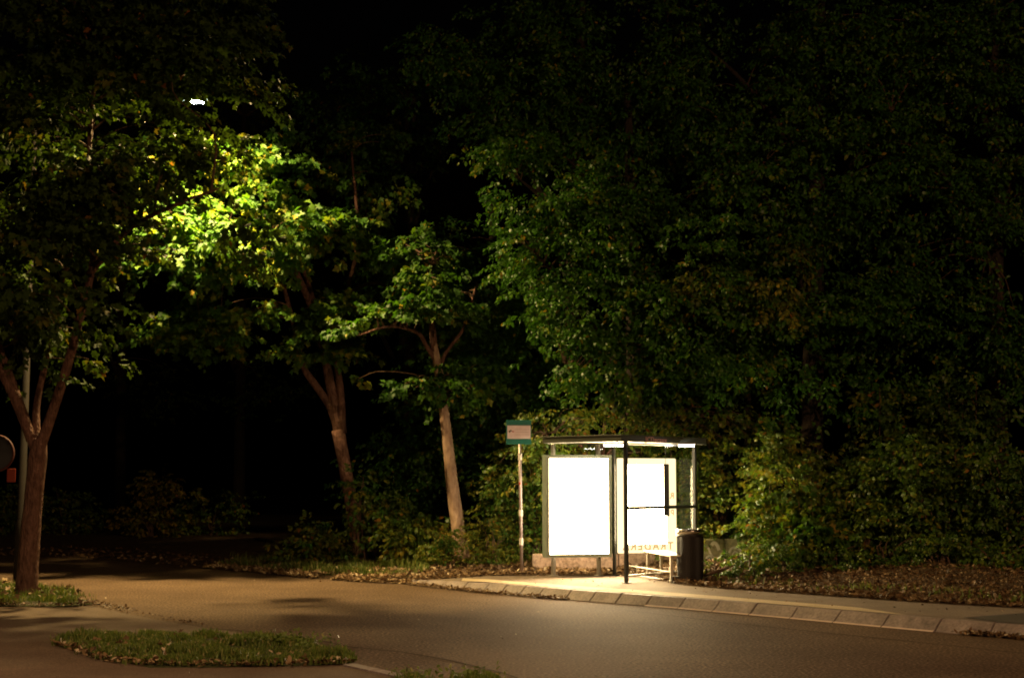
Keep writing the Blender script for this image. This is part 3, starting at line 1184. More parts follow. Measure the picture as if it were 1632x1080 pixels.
# litter bin
bc = at(1100.5, 928, ZP)
bin_ = empty('litter_bin', bc, 'black ribbed round litter bin with a polished steel rim', 'bin')
px2m = (bc.y) / F
rB = 21.5 * px2m
hB = 84 * px2m
b = MB()
b.lathe(tuple(bc), [(0, .03), (rB * .94, .03), (rB * .96, .06), (rB * .985, .5), (rB, hB - .13)], 96, rib=.006)
b.build('body', 'bin', bin_)
b = MB()
b.lathe(tuple(bc), [(rB * .97, hB - .13), (rB * 1.0, hB - .128), (rB * 1.0, hB - .085), (rB * .97, hB - .083)], 48)
b.build('collar', 'bin', bin_, smooth=True)
b = MB()
b.lathe(tuple(bc), [(rB * .97, hB - .083), (rB * 1.01, hB - .08), (rB * 1.02, hB - .03), (rB * .99, hB - .005), (rB * .93, hB), (rB * .6, hB - .004), (rB * .58, hB - .05), (0, hB - .06)], 48)
b.build('rim', 'chrome', bin_, smooth=True)
b = MB()
b.box((bc.x - rB * .95, bc.y - .02, ZP + .055), (.2, .22, .11), 0)
b.lathe(tuple(bc), [(0, .0), (rB * .8, .0), (rB * .8, .03)], 32)
b.build('base', 'bin', bin_, bevel=.01)

# bus stop sign
sb = at(831.5, 916, ZP)
st = empty('bus_stop_sign', sb, 'teal and white bus stop sign on a thin banded pole', 'bus stop sign')
Ys = sb.y
top = pt(828, 700, Ys)
b = MB()
b.tube([sb, (top.x, Ys, top.z + .3)], .028, 14)
pole = b.build('pole', 'galv', st, smooth=True)
for (y0, y1) in ((723, 733), (812, 822), (857, 868)):
    p0, p1 = pt(830, y0, Ys), pt(830, y1, Ys)
    f_ = (p0.z - sb.z) / (top.z + .3 - sb.z)
    g_ = (p1.z - sb.z) / (top.z + .3 - sb.z)
    E_ = Vector((top.x, Ys, top.z + .3))
    b = MB()
    b.tube([sb.lerp(E_, f_), sb.lerp(E_, g_)], .036, 14)
    b.build('band', 'band', pole, smooth=False)
p0 = pt(829.6, 770, Ys)
b = MB()
b.box((p0.x - .012, Ys - .029, p0.z), (.028, .006, .045))
b.build('sticker', 'red', pole)
fl0, fl1 = pt(807, 669.5, Ys), pt(846.5, 707.5, Ys)
cx, cz = (fl0.x + fl1.x) / 2, (fl0.z + fl1.z) / 2
b = MB()
b.box((cx, Ys - .05, cz), (fl1.x - fl0.x, .05, fl0.z - fl1.z))
fg = b.build('flag', 'teal', st, bevel=.006)
w0, w1 = pt(808.5, 678, Ys), pt(845.5, 699, Ys)
b = MB()
b.box(((w0.x + w1.x) / 2, Ys - .079, (w0.z + w1.z) / 2), (w1.x - w0.x, .008, w0.z - w1.z))
pnl = b.build('sign_panel', 'signwhite', fg)
M['pinkline'] = plain('faint grey pink rule', (.5, .36, .38), .6)
b = MB()
for k in (.3, .5, .7):
    z_ = w1.z + (w0.z - w1.z) * k
    b.box(((w0.x + w1.x) / 2 + .06, Ys - .0845, z_), ((w1.x - w0.x) * .62, .002, .004))
b.build('rule', 'pinkline', pnl)
b = MB()
zm = w1.z + (w0.z - w1.z) * .56
for (dx, dz, w, h) in ((.045, 0, .03, .02), (.062, .018, .016, .016), (.038, -.014, .014, .012), (.075, .004, .012, .02)):
    b.box((w0.x + dx, Ys - .0845, zm + dz), (w, .003, h), tilt=Matrix.Rotation(dx * 20, 3, 'Y'))
b.build('pictogram', 'ink', pnl)
b = MB()
for (dx, dz, w, h) in ((.10, -.006, .024, .016), (.118, -.002, .014, .012)):
    b.box((w0.x + dx, Ys - .0845, zm + dz), (w, .003, h), tilt=Matrix.Rotation(dx * 5, 3, 'Y'))
b.build('pictogram', 'red', pnl)

# low concrete wall behind the shelter
wl = MB()
wy = 27.0
segs = [(848, 985, 880), (986, 1086, 868)]
for (xa, xb, yt) in segs:
    a, c = pt(xa, 900, wy), pt(xb, 900, wy + (.0 if xa < 900 else .0))
    zt_ = pt(xa, yt + 2, wy).z
    n = 14
    wl.box(((a.x + c.x) / 2, wy, (zt_ - .2) / 2), (c.x - a.x - .004, .22, zt_ + .2))
tag(wl.build('concrete_wall', 'wall', bevel=.02), 'low weathered pink grey concrete wall behind the light box', 'wall')
gw = empty('graffiti_wall', pt(1158, 900, 26.3), 'pale concrete slab wall with sprayed loops right of the bin', 'wall')
ga, gc = pt(1122, 900, 26.3), pt(1154, 900, 26.3)
ge = pt(1205, 900, 26.3)
gz = pt(1150, 858, 26.3).z
for (u0, u1) in ((ga.x, gc.x - .01), (gc.x + .01, ge.x)):
    b = MB()
    b.box(((u0 + u1) / 2, 26.3, (gz - .2) / 2), (u1 - u0, .14, gz + .2))
    b.build('slab', 'gwall', gw, bevel=.012)


def swirl(pts, mat, r=.016):
    b = MB()
    q = [pt(x, y, 26.3) for x, y in pts]
    q = spline([(p.x, 26.226, p.z) for p in q], 6)
    k = len(b.v)
    for i, p in enumerate(q):
        t = (q[min(i + 1, len(q) - 1)] - q[max(i - 1, 0)]).normalized()
        n_ = Vector((t.z, 0, -t.x))
        b.v += [tuple(p + n_ * r), tuple(p - n_ * r)]
    for i in range(len(q) - 1):
        b.f.append((k + 2 * i, k + 2 * i + 1, k + 2 * i + 3, k + 2 * i + 2))
    b.build('graffiti', mat, gw)


swirl([(1127, 898), (1125, 889), (1130, 885), (1135, 889), (1135, 897)], 'white')
swirl([(1133, 868), (1137, 864), (1142, 868), (1145, 876)], 'white', .03)
swirl([(1128, 872), (1131, 880), (1138, 890), (1143, 897)], 'white')
swirl([(1161, 880), (1165, 873), (1173, 872), (1179, 877), (1181, 888)], 'white', .02)
swirl([(1166, 884), (1170, 878), (1175, 881)], 'white', .012)
swirl([(1128, 896), (1130, 890), (1133, 896)], 'gteal', .03)

# fallen branch beside the bin
b = MB()
q = spline([at(1124, 916, .28), at(1135, 912, .34), at(1150, 908, .36), at(1175, 898, .42)], 5)
b.tube(q, lerp_list([.02, .03, .025, .015], len(q)), 8, wob=.2)
tag(b.build('fallen_branch', 'twig', smooth=True), 'broken branch poking out of the litter beside the bin', 'branch')

# ------------------------------------------------------------------ street lamp and road sign at the left
lbse = at(30, 926, .05)
lmp = empty('street_lamp', lbse, 'tall street lamp on a steel pole half hidden behind the forked maple', 'street lamp')
Yl = lbse.y
ptop = Vector((lbse.x, Yl, LAMP.z + .35))
b = MB()
b.tube([lbse, Vector((lbse.x, Yl, 1.1)), Vector((lbse.x, Yl, 1.15)), ptop], [.10, .095, .07, .05], 14)
b.build('pole', 'dullsteel', lmp, smooth=True)
b = MB()
LH = LAMP + Vector((0, 0, .09))
q = spline([ptop - Vector((0, 0, .05)), ptop + Vector((.5, 0, .22)), ptop.lerp(LH, .6) + Vector((0, 0, .3)), LH + Vector((-.3, 0, .03))], 6)
b.tube(q, .03, 10)
b.build('arm', 'galv', lmp, smooth=True)
b = MB()
b.box(tuple(LH + Vector((0, 0, .03))), (.66, .26, .09))
hd = b.build('lamp_head', 'steel', lmp, bevel=.03)
b = MB()
b.box(tuple(LH + Vector((0, 0, -.035))), (.34, .2, .035))
b.build('lens', 'lampglow', hd, bevel=.01)

rs = empty('road_sign', lbse + Vector((-.2, -.12, 0)), 'dull round road sign with red rim and small orange plate behind the maple', 'road sign')
c_ = pt(-6, 722, Yl - .12)
b = MB()
n = 40
pl = MB()
pl.tube([(c_.x, c_.y - .01, c_.z), (c_.x, c_.y + .012, c_.z)], .33, n)
pl.build('sign_plate', 'signgrey', rs)
b = MB()
ringp = []
for i in range(n + 1):
    a = 2 * math.pi * i / n
    ringp.append((c_.x + .315 * math.cos(a), c_.y - .012, c_.z + .315 * math.sin(a)))
b.tube(ringp, .022, 6, cap=False)
b.build('sign_rim', 'dimred', rs)
c_2 = pt(18, 757, Yl - .12)
b = MB()
b.box(tuple(c_2), (.15, .012, .24))
b.build('plate', 'orange', rs, bevel=.004)

# ------------------------------------------------------------------ lights
def area(name, loc, power, col, size=.35, rot=(0, 0, 0), spread=180):
    l = bpy.data.lights.new(name, 'AREA')
    l.shape = 'DISK'
    l.size = size
    l.energy = power
    l.color = col
    l.spread = math.radians(spread)
    o = bpy.data.objects.new(name, l)
    o.location = loc
    o.rotation_euler = rot
    COL.objects.link(o)
    return o


WARM = (1.0, .70, .33)
area('lamp_light', LAMP + Vector((0, 0, -.03)), 2250, (1.0, .68, .26), .3)
area('lamp_light_near', (-7.6, 10.0, 7.2), 420, (1.0, .60, .30), .3, (math.radians(8), math.radians(-8), 0), 150)
area('lamp_light_far_right', (9.5, -1.0, 9.0), 1850, (1.0, .57, .28), .3, (math.radians(44), math.radians(8), 0), 180)

# sky
w = bpy.data.worlds.new('World')
S.world = w
w.use_nodes = True
nt = w.node_tree
bg = nt.nodes['Background']
sky = nt.nodes.new('ShaderNodeTexSky')
sky.sky_type = 'NISHITA'
sky.sun_disc = False
sky.sun_elevation = math.radians(-4)
sky.sun_rotation = math.radians(200)
nt.links.new(sky.outputs[0], bg.inputs['Color'])
bg.inputs['Strength'].default_value = .02

# ------------------------------------------------------------------ trees


def lamp_gap(P):
    x, y = scr(P)
    near = P[:, 1] < LAMP.y + .3
    d = ((x - 311) / 17) ** 2 + ((y - 167) / 9) ** 2
    r = rng.random(len(P))
    dl = np.linalg.norm(P - np.array(LAMP), axis=1)
    return ~((near & (d < 1)) | (dl < 1.1))


Y1 = at(42, 946, .05).y


def L1(*pp):
    return [pt(x, y, Y1 + d) for x, y, d in pp]


r_ = Y1 / F
tree('maple_tree', 'near forked maple on the left verge with dark reddish bark', 'tree', at(42, 946, .05),
     [(L1((41, 952, 0), (46, 880, 0), (53, 800, 0), (60, 730, 0), (64, 700, 0)), [18 * r_, 16 * r_, 14.5 * r_, 14.5 * r_, 11 * r_]),
      (L1((64, 712, 0), (84, 655, -.1), (105, 590, -.2), (122, 530, -.2), (146, 430, 0), (152, 330, .2), (142, 230, .2), (156, 90, .2)), [9 * r_, 8 * r_, 7.5 * r_, 6.5 * r_, 5.5 * r_, 4.5 * r_, 4 * r_, 2.5 * r_]),
      (L1((60, 715, 0), (58, 650, .2), (74, 570, .4), (92, 470, .4), (128, 350, .4), (150, 180, .5)), [7 * r_, 5.5 * r_, 5 * r_, 4.5 * r_, 4 * r_, 2 * r_]),
      (L1((56, 715, 0), (36, 664, 0), (14, 615, -.1), (-10, 570, -.1), (-60, 460, 0), (-90, 300, 0)), [8.5 * r_, 8 * r_, 7 * r_, 6 * r_, 5 * r_, 3 * r_]),
      (L1((50, 700, 0), (30, 640, .1), (5, 570, 0), (-30, 480, -.2)), [9 * r_, 7 * r_, 6 * r_, 4 * r_]),
      (L1((140, 440, 0), (200, 370, -.3), (270, 330, -.6), (350, 300, -.8)), [6 * r_, 4 * r_, 3 * r_, 1.5 * r_])],
     [ell(70, 420, Y1 - .2, 1.7, 1.5, 1.2), ell(120, 170, Y1 - .35, 2.6, 1.65, 2.1), ell(290, 100, Y1 - .1, 1.5, 1.2, 1.0), ell(345, 232, Y1 + 1.75, .95, .45, .28), ell(385, 366, Y1 + .7, .62, .22, .09), ell(325, 382, Y1 + 1.45, .75, .2, .09), ell(270, 300, Y1 + 1.0, .6, .4, .2), ell(110, 290, Y1 - .6, 1.0, .8, .8),
      ell(0, 300, Y1 - .35, 2.2, 1.5, 2.2), ell(90, 480, Y1 - .3, 1.15, .9, .6), ell(60, 0, Y1 - .35, 3.0, 1.9, 1.8), ell(300, 20, Y1 - .3, 1.2, 1.1, 1.0), ell(20, 600, Y1 - .5, .7, .4, .3), ell(30, 530, Y1 - .5, 1.5, .6, .7),
      ell(88, 745, Y1 + .45, .14, .1, .1), ell(240, 250, Y1 - .2, .6, .6, .3), ell(250, 470, Y1, .7, .6, .14), ell(330, 410, Y1 + .2, .8, .5, .10)],
     1350, 24, .112, 'maple', 'maple_red', seed=2, thr=-.06, keep_out=lamp_gap, every=5, length=.6, droop=.2)

YM = 30.5


def L2(*pp):
    return [pt(x, y, YM + d) for x, y, d in pp]


r_ = YM / F
tree('maple_tree', 'leaning forked maple left of the straight tree, its leaves lit by the lamp', 'tree', pt(573, 888, YM),
     [(L2((576, 900, 0), (569, 850, 0), (558, 790, 0), (547, 730, 0), (539, 685, 0)), [13 * r_, 11 * r_, 10 * r_, 10 * r_, 10.5 * r_]),
      (L2((541, 690, 0), (524, 645, 0), (500, 610, 0), (482, 580, 0), (466, 510, -.3), (448, 440, -.8)), [7 * r_, 6 * r_, 5.5 * r_, 5 * r_, 4 * r_, 3 * r_]),
      (L2((541, 690, 0), (530, 630, 0), (518, 570, 0), (500, 500, -.4), (470, 430, -1), (420, 330, -1.5)), [9 * r_, 8 * r_, 7 * r_, 6 * r_, 5 * r_, 3 * r_]),
      (L2((545, 690, 0), (542, 620, 0), (536, 560, .2), (550, 480, .4), (570, 380, .5), (560, 240, .5)), [8 * r_, 6 * r_, 5 * r_, 4 * r_, 3 * r_, 2 * r_]),
      (L2((548, 470, .3), (600, 450, 0), (640, 480, -.2), (665, 500, -.3)), [3.5 * r_, 3 * r_, 2 * r_, 1 * r_]),
      (L2((500, 480, -.4), (480, 425, -1), (440, 412, -1.8), (380, 405, -2.2), (320, 400, -2.6)), [4 * r_, 3 * r_, 2.5 * r_, 1.6 * r_, 1 * r_])],
     [ell(400, 360, YM - 2.6, 1.5, 1.1, .72), ell(310, 395, YM - 3.0, 1.5, 1.0, .55), ell(500, 370, YM - 2, 1.1, 1.0, .5), ell(220, 380, YM - 2.6, 1.5, 1.1, .9), ell(200, 280, YM - 2.6, 1.3, 1.1, .7), ell(390, 250, YM - 3, .55, .7, .3),
      ell(450, 270, YM - 1.6, .65, .8, .8), ell(600, 260, YM + .5, .9, .8, .8), ell(505, 560, YM - .7, .75, .5, .22), ell(545, 520, YM - .6, .6, .5, .3), ell(300, 530, YM - 1.2, 1.0, .8, .35), ell(360, 490, YM - 1.2, 1.1, .9, .4), ell(180, 340, YM - 2, 1.2, 1.2, .8),
      ell(560, 500, YM - .4, .7, 1.0, .3)],
     980, 24, .130, 'maple', 'maple', seed=5, thr=-.14, length=.55, every=11, droop=.15, tone_c=.5, keep_out=lamp_gap)

YN = 28.2


def L3(*pp):
    return [pt(x, y, YN + d) for x, y, d in pp]


r_ = YN / F
tree('maple_tree', 'straight pale trunked tree left of the bus stop sign', 'tree', pt(735, 880, YN),
     [(L3((737, 890, 0), (730, 840, 0), (722, 780, 0), (714, 710, 0), (706, 640, 0), (697, 580, 0), (690, 540, 0)), [13 * r_, 11 * r_, 10 * r_, 8.5 * r_, 7.5 * r_, 6.8 * r_, 5 * r_]),
      (L3((692, 560, 0), (688, 510, 0), (682, 460, 0), (688, 420, 0)), [6 * r_, 5 * r_, 4 * r_, 1 * r_]),
      (L3((695, 575, 0), (680, 552, -.1), (665, 530, -.3), (620, 520, -.6), (570, 535, -.9)), [4.5 * r_, 3.5 * r_, 3 * r_, 2 * r_, 1 * r_]),
      (L3((699, 590, 0), (712, 560, 0), (740, 520, -.1), (760, 450, 0)), [4 * r_, 3 * r_, 2.5 * r_, 1.2 * r_])],
     [ell(700, 490, YN - .8, .6, .8, .30), ell(640, 500, YN - 1.0, .6, .7, .16), ell(570, 525, YN - 1.2, .42, .5, .12), ell(690, 440, YN - .6, .55, .8, .35), ell(665, 615, YN - .6, .4, .5, .22),
      ell(750, 600, YN - .3, .6, .6, .45), ell(660, 400, YN + .3, .9, .8, .3), ell(750, 490, YN + .6, .7, .8, .6), ell(560, 600, YN - .3, .4, .4, .2)],
     300, 22, .115, 'maple', 'maple', barkmat='bark_pale', seed=8, thr=-.2, length=.45, every=4, droop=.15, tone_c=.32)


def simple_limbs(px, Y, ybase, ytop, r0, lean=0, lim=()):
    pts = [pt(px, ybase, Y), pt(px + lean * .3, (ybase * 2 + ytop) / 3, Y), pt(px + lean * .6, (ybase + 2 * ytop) / 3, Y), pt(px + lean, ytop, Y)]
    L = [(pts, [r0, r0 * .8, r0 * .6, r0 * .3])]
    for (x0, y0, x1, y1, d) in lim:
        a, c = pt(x0, y0, Y), pt(x1, y1, Y + d)
        L.append(([a, a.lerp(c, .35) + Vector((0, 0, .3)), a.lerp(c, .7) + Vector((0, 0, .25)), c], [r0 * .4, r0 * .3, r0 * .2, r0 * .08]))
    return L


BG = 'broadleaf trees of the wood behind the bus shelter'
tree('hornbeam_tree', 'big hornbeam whose lit boughs hang over the bus shelter', 'tree', pt(1020, 890, 28.5),
     simple_limbs(1020, 28.5, 905, 150, .24, -20, ((1015, 650, 850, 400, -1.6), (1010, 500, 820, 280, -1.2), (1015, 600, 1150, 400, -1.2), (1012, 700, 900, 580, -1.5), (1010, 420, 900, 250, -1))),
     [ell(880, 395, 26.6, 1.15, 1.1, .65), ell(860, 300, 26.8, 1.05, 1.0, .5), ell(960, 330, 27, 1.5, 1.1, .9), ell(980, 480, 26.5, 1.7, 1.1, .85), ell(910, 560, 26.4, 1.0, 1.0, .5), ell(1000, 580, 26.3, 1.5, 1.0, .5),
      ell(1120, 420, 26.6, 1.8, 1.1, 1.3), ell(1130, 560, 26.4, 1.5, 1.0, .8), ell(820, 250, 27.2, .7, .7, .35)],
     1650, 26, .095, 'oval', 'beech', seed=11, thr=-.03, length=.5, every=16, droop=.35, group=BG, barkmat='bark_dim', flat=.7)
tree('hornbeam_tree', 'dark hornbeam filling the top centre above the lit boughs', 'tree', pt(900, 880, 31.5),
     simple_limbs(900, 31.5, 900, -50, .24, 30, ((905, 400, 760, 150, -1.5), (905, 300, 1080, 120, -1.2), (910, 250, 800, 60, -1))),
     [ell(740, 90, 29.5, 1.5, 1.3, .8), ell(860, 110, 29.5, 2.0, 1.4, 1.6), ell(980, 60, 29.5, 2.2, 1.4, 1.7), ell(1010, 200, 29, 2.0, 1.4, 1.2), ell(690, 130, 29.4, .8, .8, .3), ell(800, 190, 29, 1.0, 1.0, .4), ell(760, 500, 30.5, 1.0, 1.2, 1.6), ell(820, 600, 30, 1.2, 1.0, 1.0)],
     1350, 24, .10, 'oval', 'beech', seed=13, thr=-.05, length=.55, every=28, droop=.35, group=BG, barkmat='bark_dim')
tree('hornbeam_tree', 'dark broad tree behind the bushes right of centre', 'tree', pt(1300, 880, 29),
     simple_limbs(1290, 29, 900, -80, .26, 20, ((1295, 500, 1180, 250, -1), (1295, 400, 1420, 180, -1), (1300, 300, 1130, 80, -.5))),
     [ell(1220, 120, 28, 2.3, 1.4, 1.9), ell(1230, 300, 27.6, 1.9, 1.2, 1.4), ell(1350, 230, 27.8, 2.0, 1.3, 1.8), ell(1300, 480, 27.2, 2.0, 1.2, 1.5), ell(1380, 60, 28.2, 2.2, 1.3, 1.4), ell(1280, 620, 27, 1.8, 1.0, .8)],
     1500, 24, .095, 'oval', 'beech', seed=17, thr=-.05, length=.55, every=28, droop=.35, group=BG, barkmat='bark_dim')
tree('hornbeam_tree', 'dark tree at the right edge with a bare grey trunk', 'tree', pt(1595, 880, 28.5),
     simple_limbs(1592, 28.5, 900, -80, .20, -10, ((1590, 450, 1480, 250, -1), (1592, 350, 1680, 150, -.5), (1590, 250, 1500, 60, -.5))),
     [ell(1480, 320, 27.8, 1.8, 1.1, 1.9), ell(1520, 120, 28, 2.2, 1.3, 1.7), ell(1640, 260, 28, 1.4, 1.1, 2.0), ell(1450, 520, 27.2, 1.7, 1.1, 1.3), ell(1600, 560, 27.4, 1.6, 1.1, 1.3), ell(1640, 60, 28, 1.6, 1.1, 1.4)],
     1350, 24, .095, 'oval', 'beech', seed=19, thr=-.06, length=.55, every=28, droop=.35, group=BG, barkmat='bark_dim')
tree('hornbeam_tree', 'dim leafy tree filling the gap between straight trunk and shelter', 'tree', pt(770, 880, 33),
     simple_limbs(775, 33, 895, 320, .16, 10, ((778, 650, 700, 520, -.8), (778, 600, 860, 480, -.8))),
     [ell(760, 640, 32, 1.6, 1.2, 2.6), ell(860, 700, 31.5, 1.4, 1.0, 1.6), ell(680, 720, 32, 1.2, 1.0, 1.6), ell(720, 450, 32.5, 1.6, 1.2, 1.5), ell(620, 780, 32.5, 1.0, .9, 1.0), ell(830, 520, 31.5, 1.1, 1.0, 1.4)],
     1250, 24, .095, 'oval', 'beech', seed=27, thr=-.2, length=.5, every=28, droop=.35, group=BG, barkmat='bark_dim', tone_c=.4)
tree('hornbeam_tree', 'dim high crown between the lamp lit maple and the big hornbeam', 'tree', pt(655, 870, 36),
     simple_limbs(650, 36, 885, 100, .18, 10, ((652, 500, 560, 300, -.8), (652, 400, 700, 250, -.8))),
     [ell(600, 250, 34.5, 1.6, 1.2, 1.6), ell(650, 420, 34.5, 1.5, 1.2, 1.2), ell(560, 160, 35, 1.2, 1.2, 1.0)],
     260, 22, .11, 'oval', 'beech', seed=28, thr=-.1, length=.6, every=20, droop=.35, group=BG, barkmat='bark_dim', tone_c=.3)
tree('hornbeam_tree', 'turning yellow brown bough in front of the dark wood', 'tree', pt(1190, 880, 28.2),
     simple_limbs(1190, 28.2, 900, 420, .09, 5, ((1192, 600, 1130, 480, -1.2), (1192, 560, 1250, 430, -1.2))),
     [ell(1120, 470, 26.0, .6, .5, .6), ell(1230, 480, 26.0, .55, .5, .7), ell(1180, 560, 25.9, .7, .5, .45), ell(1260, 400, 26.2, .4, .4, .5)],
     150, 16, .10, 'oval', 'yellow', seed=29, thr=-.05, length=.4, every=20, droop=.6, group=BG, barkmat='bark_dim', tone_c=.42)
tree('young_tree', 'low spreading boughs just above the shelter roof', 'tree', pt(960, 890, 27.8),
     simple_limbs(955, 27.8, 905, 640, .07, 10, ((957, 760, 870, 690, -.8), (957, 740, 1060, 670, -.8))),
     [ell(920, 665, 26.9, 1.1, .6, .25), ell(1060, 660, 27.0, 1.6, .8, .4), ell(865, 700, 26.2, .3, .3, .22), ell(1000, 720, 28, 1.6, .6, .5), ell(860, 740, 27.6, .9, .6, .9), ell(1180, 690, 26.8, 1.2, .7, .5)],
     520, 24, .085, 'oval', 'hedge', seed=23, thr=-.25, length=.4, every=5, droop=.4, tone_c=.62)


def shrub(label, px, Y, cx_, w, h, n, per, leaf, mat='hedge', kind='oval', seed=1, tone_c=.5, thr=-.3, z0=None, lobes=5, length=.32, stems=7, group=None, name='shrub', droop=.25):
    """a bush standing at pixel column px at depth Y, w wide and h tall in metres"""
    X = (px - 816) / F * Y * 1.0
    g = verge_z(X, Y) if Y > Yb(X) else 0.02
    base = Vector((X, Y, g))
    root = empty(name, base, label, 'shrub', group)
    rs_ = random.Random(seed)
    E = []
    tips = []
    for k in range(lobes):
        ang = rs_.uniform(0, 2 * math.pi)
        rr = rs_.uniform(.1, .33) * w
        cz_ = g + h * rs_.uniform(.28, .74)
        e = (X + rr * math.cos(ang), Y + .5 * rr * math.sin(ang), cz_, w * rs_.uniform(.2, .34), w * rs_.uniform(.16, .26), h * rs_.uniform(.2, .3))
        E.append(e)
    E.append((X, Y, g + h * .25, w * .46, w * .3, h * .32))
    E.append((X, Y - .15, g + h * .1, w * .4, w * .22, h * .2))
    P, d = crown_points(E, n, seed, thr, 1.3, 2.4, zmin=g + .02)
    d = d + np.array([0, 0, .35])
    (pos, ax, nm, sz, tn), _, _ = sprays(P, d, per, length, leaf, droop, tone_c=tone_c, flat=.75)
    ok = pos[:, 2] > g - .02
    st_ = MB()
    for e in E[:stems]:
        a = base + Vector((rs_.uniform(-.12, .12), rs_.uniform(-.1, .1), -.05))
        c = Vector(e[:3]) + Vector((rs_.uniform(-.2, .2), 0, e[5] * .7))
        q = spline([a, a.lerp(c, .5) + Vector((rs_.uniform(-.1, .1), 0, .1)), c], 4)
        st_.tube(q, lerp_list([.022, .012, .005], len(q)), 6, cap=False)
    st_.build('stems', 'twig', root, smooth=True)
    me = leaves_mesh('foliage', pos[ok], ax[ok], nm[ok], sz[ok], tn[ok], kind)
    link('foliage', me, mat, root)
    return root


GS = 'shrubs along the edge of the wood'
shrub('yellowing bush at the dark left end of the bank', 500, 30.2, 0, 1.5, 1.0, 170, 16, .10, 'yellow', seed=31, tone_c=.4, group=GS)
shrub('low green bush between the two leaning trunks', 600, 30.4, 0, 1.6, 1.5, 190, 16, .09, 'hedge', seed=32, group=GS)
shrub('small sapling with broad leaves beside the leaning trunk', 580, 29.6, 0, .7, 2.0, 60, 12, .11, 'yellow', seed=33, tone_c=.25, group=GS)
shrub('broad leaved bush left of the straight trunk', 665, 28.9, 0, 1.5, 1.1, 170, 16, .11, 'hedge', seed=34, tone_c=.6, group=GS)
shrub('yellow green bush hugging the foot of the straight trunk', 712, 27.6, 0, .8, .85, 130, 16, .065, 'yellow', seed=35, tone_c=.35, group=GS, length=.22)
shrub('low yellow bush between the straight trunk and stop pole', 785, 27.7, 0, 1.2, 1.0, 190, 16, .06, 'yellow', seed=36, tone_c=.45, group=GS, length=.22)
shrub('tall thin bush behind the bus stop pole', 805, 28.6, 0, 1.5, 2.5, 260, 16, .075, 'yellow', seed=37, tone_c=.22, group=GS)
shrub('bush left of the light box', 850, 28.2, 0, 1.3, 2.5, 260, 16, .07, 'yellow', seed=38, tone_c=.25, group=GS)
shrub('tall bush behind the light box', 955, 28.6, 0, 2.2, 2.8, 300, 18, .08, 'hedge', seed=39, tone_c=.5, group=GS)
shrub('tall bush seen through the end glass of the shelter', 1085, 27.2, 0, 1.5, 2.8, 340, 18, .08, 'hedge', seed=40, tone_c=.6, group=GS)
shrub('lush ivy leaved bush just right of the shelter', 1147, 26.75, 0, 1.5, 2.7, 420, 18, .085, 'hedge', seed=41, tone_c=.6, group=GS)
shrub('large bush overhanging the graffiti wall', 1236, 25.1, 0, 1.5, 2.1, 380, 18, .095, 'hedge', seed=42, tone_c=.62, group=GS)
shrub('rust tinged bush in the middle of the right hedge', 1270, 25.8, 0, 1.8, 3.0, 420, 18, .09, 'hedge', seed=43, tone_c=.66, group=GS)
shrub('maple sapling low in the right hedge', 1300, 24.5, 0, 1.1, 1.3, 120, 14, .11, 'maple', 'maple', seed=44, tone_c=.6, group=GS)
shrub('dense bush right of the maple sapling', 1365, 24.9, 0, 1.8, 2.2, 420, 18, .09, 'hedge', seed=45, tone_c=.45, group=GS)
shrub('tall dark bush behind the right hedge', 1400, 26.2, 0, 2.2, 3.4, 420, 18, .09, 'hedge', seed=46, tone_c=.45, group=GS)
shrub('dark bush toward the right edge', 1480, 24.6, 0, 1.9, 2.2, 400, 18, .09, 'hedge', seed=47, tone_c=.4, group=GS)
shrub('tall dark bush near the right edge', 1540, 25.6, 0, 2.2, 3.4, 420, 18, .09, 'hedge', seed=48, tone_c=.4, group=GS)
shrub('dark bush cut by the right edge of the picture', 1610, 24.2, 0, 1.9, 2.2, 400, 18, .09, 'hedge', seed=49, tone_c=.35, group=GS)
shrub('leafy sprig growing at the foot of the bin', 1125, 23.9, 0, .35, .3, 30, 12, .05, 'hedge', seed=50, tone_c=.6, length=.12, stems=3)
shrub('low weedy bush on the litter beside the bin', 1188, 24.0, 0, 1.0, .36, 120, 14, .06, 'hedge', seed=51, tone_c=.4, length=.16)
for k_, (px_k, Yk_, lb_) in enumerate(((1240, 24.3, 'low ivy clump at the foot of the overhanging bush'), (1320, 24.0, 'low leafy clump in the litter under the maple sapling'), (1410, 24.1, 'low green clump between the litter and the dense bush'),
                                      (1500, 23.6, 'low dark clump in the litter under the dark bush'), (1585, 23.2, 'low dark clump in the litter at the right edge'))):
    shrub(lb_, px_k, Yk_, 0, 1.3, .5, 130, 14, .065, 'hedge', seed=70 + k_, tone_c=.42, length=.18, group='low clumps at the foot of the hedge')
shrub('faint rusty bush across the road in the dark', 245, 41.0, 0, 2.4, 2.0, 170, 14, .11, 'yellow', seed=52, tone_c=.7, group=GS)
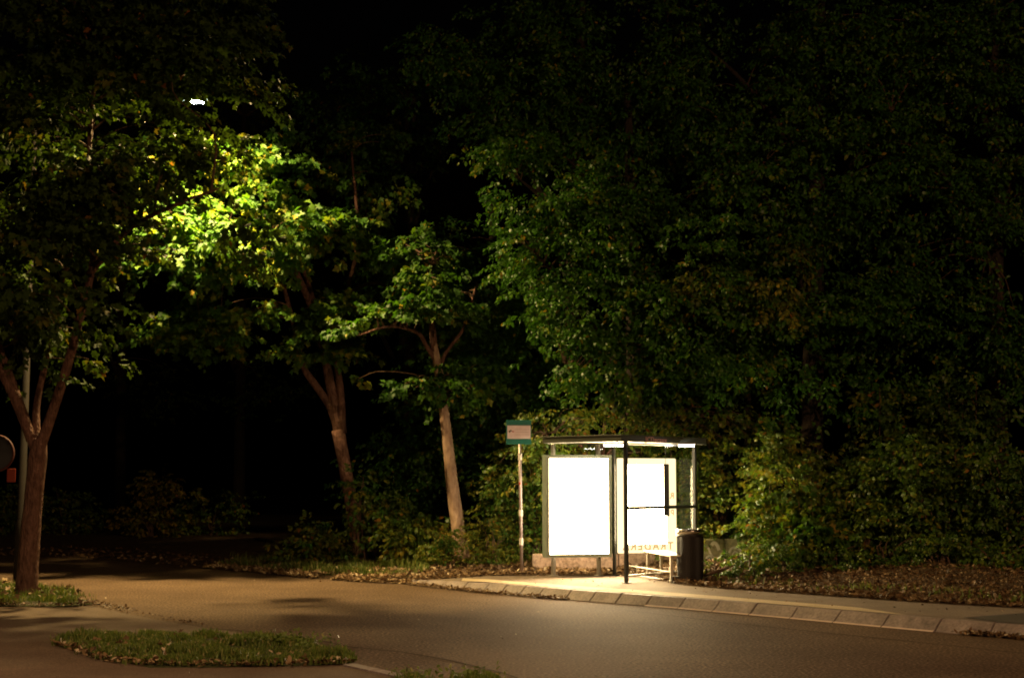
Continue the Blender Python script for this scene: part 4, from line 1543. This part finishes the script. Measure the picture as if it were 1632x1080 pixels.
shrub('faint low bush beyond the forked maple', 110, 43.0, 0, 3.0, 1.6, 150, 14, .11, 'hedge', seed=53, group=GS)
shrub('dim bush at the far bend of the road', 345, 42.0, 0, 2.4, 1.8, 120, 14, .11, 'hedge', seed=54, group=GS)
shrub('dim bush at the far left edge', 5, 42.0, 0, 2.4, 1.8, 120, 14, .11, 'hedge', seed=55, group=GS)

# dark trees deep in the wood
for (nm_, px, Y, lb_, sd_) in (('beech_tree', 380, 56, 'dark reddish beech deep in the wood beyond the road bend', 61), ('beech_tree', 190, 60, 'dark beech far behind the street lamp', 62), ('beech_tree', 640, 50, 'dark beech between the leaning and the straight tree', 63)):
    tree(nm_, lb_, 'tree', pt(px, 865, Y), simple_limbs(px, Y, 875, 100, .25, 10, ((px, 600, px - 90, 450, -1), (px, 550, px + 110, 400, -1))),
         [ell(px - 20, 400, Y, 3.2, 2, 2.2), ell(px + 60, 620, Y, 2.4, 1.6, 1.2), ell(px, 180, Y, 3.0, 2, 2.4)], 420, 18, .13, 'oval', 'maple_red', seed=sd_, every=12, barkmat='bark_dark', group='dark beeches deep in the wood', thr=-.1)

m, nt, out = new_mat('night haze')
pv = N(nt, 'ShaderNodeVolumePrincipled', Density=HAZE, Anisotropy=.55)
pv.inputs['Color'].default_value = (.9, .9, .9, 1)
nt.links.new(pv.outputs[0], out.inputs['Volume'])
M['haze'] = m
b = MB()
b.box((0, 35, 10), (80, 100, 26))
if HAZE > 0:
    tag(b.build('haze', 'haze'), 'thin mist hanging in the lamp light', 'haze', kind='stuff')

# ------------------------------------------------------------------ render settings
S.view_settings.view_transform = 'Standard'
S.view_settings.look = 'None'
S.view_settings.exposure = 0
S.view_settings.gamma = 1
S.render.engine = 'CYCLES'
c = S.cycles
c.max_bounces = 6
c.diffuse_bounces = 3
c.glossy_bounces = 3
c.transmission_bounces = 3
c.transparent_max_bounces = 12
c.caustics_reflective = False
c.caustics_refractive = False
c.sample_clamp_indirect = 3
c.filter_width = 1.9
c.use_denoising = True
try:
    c.denoiser = 'OPENIMAGEDENOISE'
except Exception:
    pass
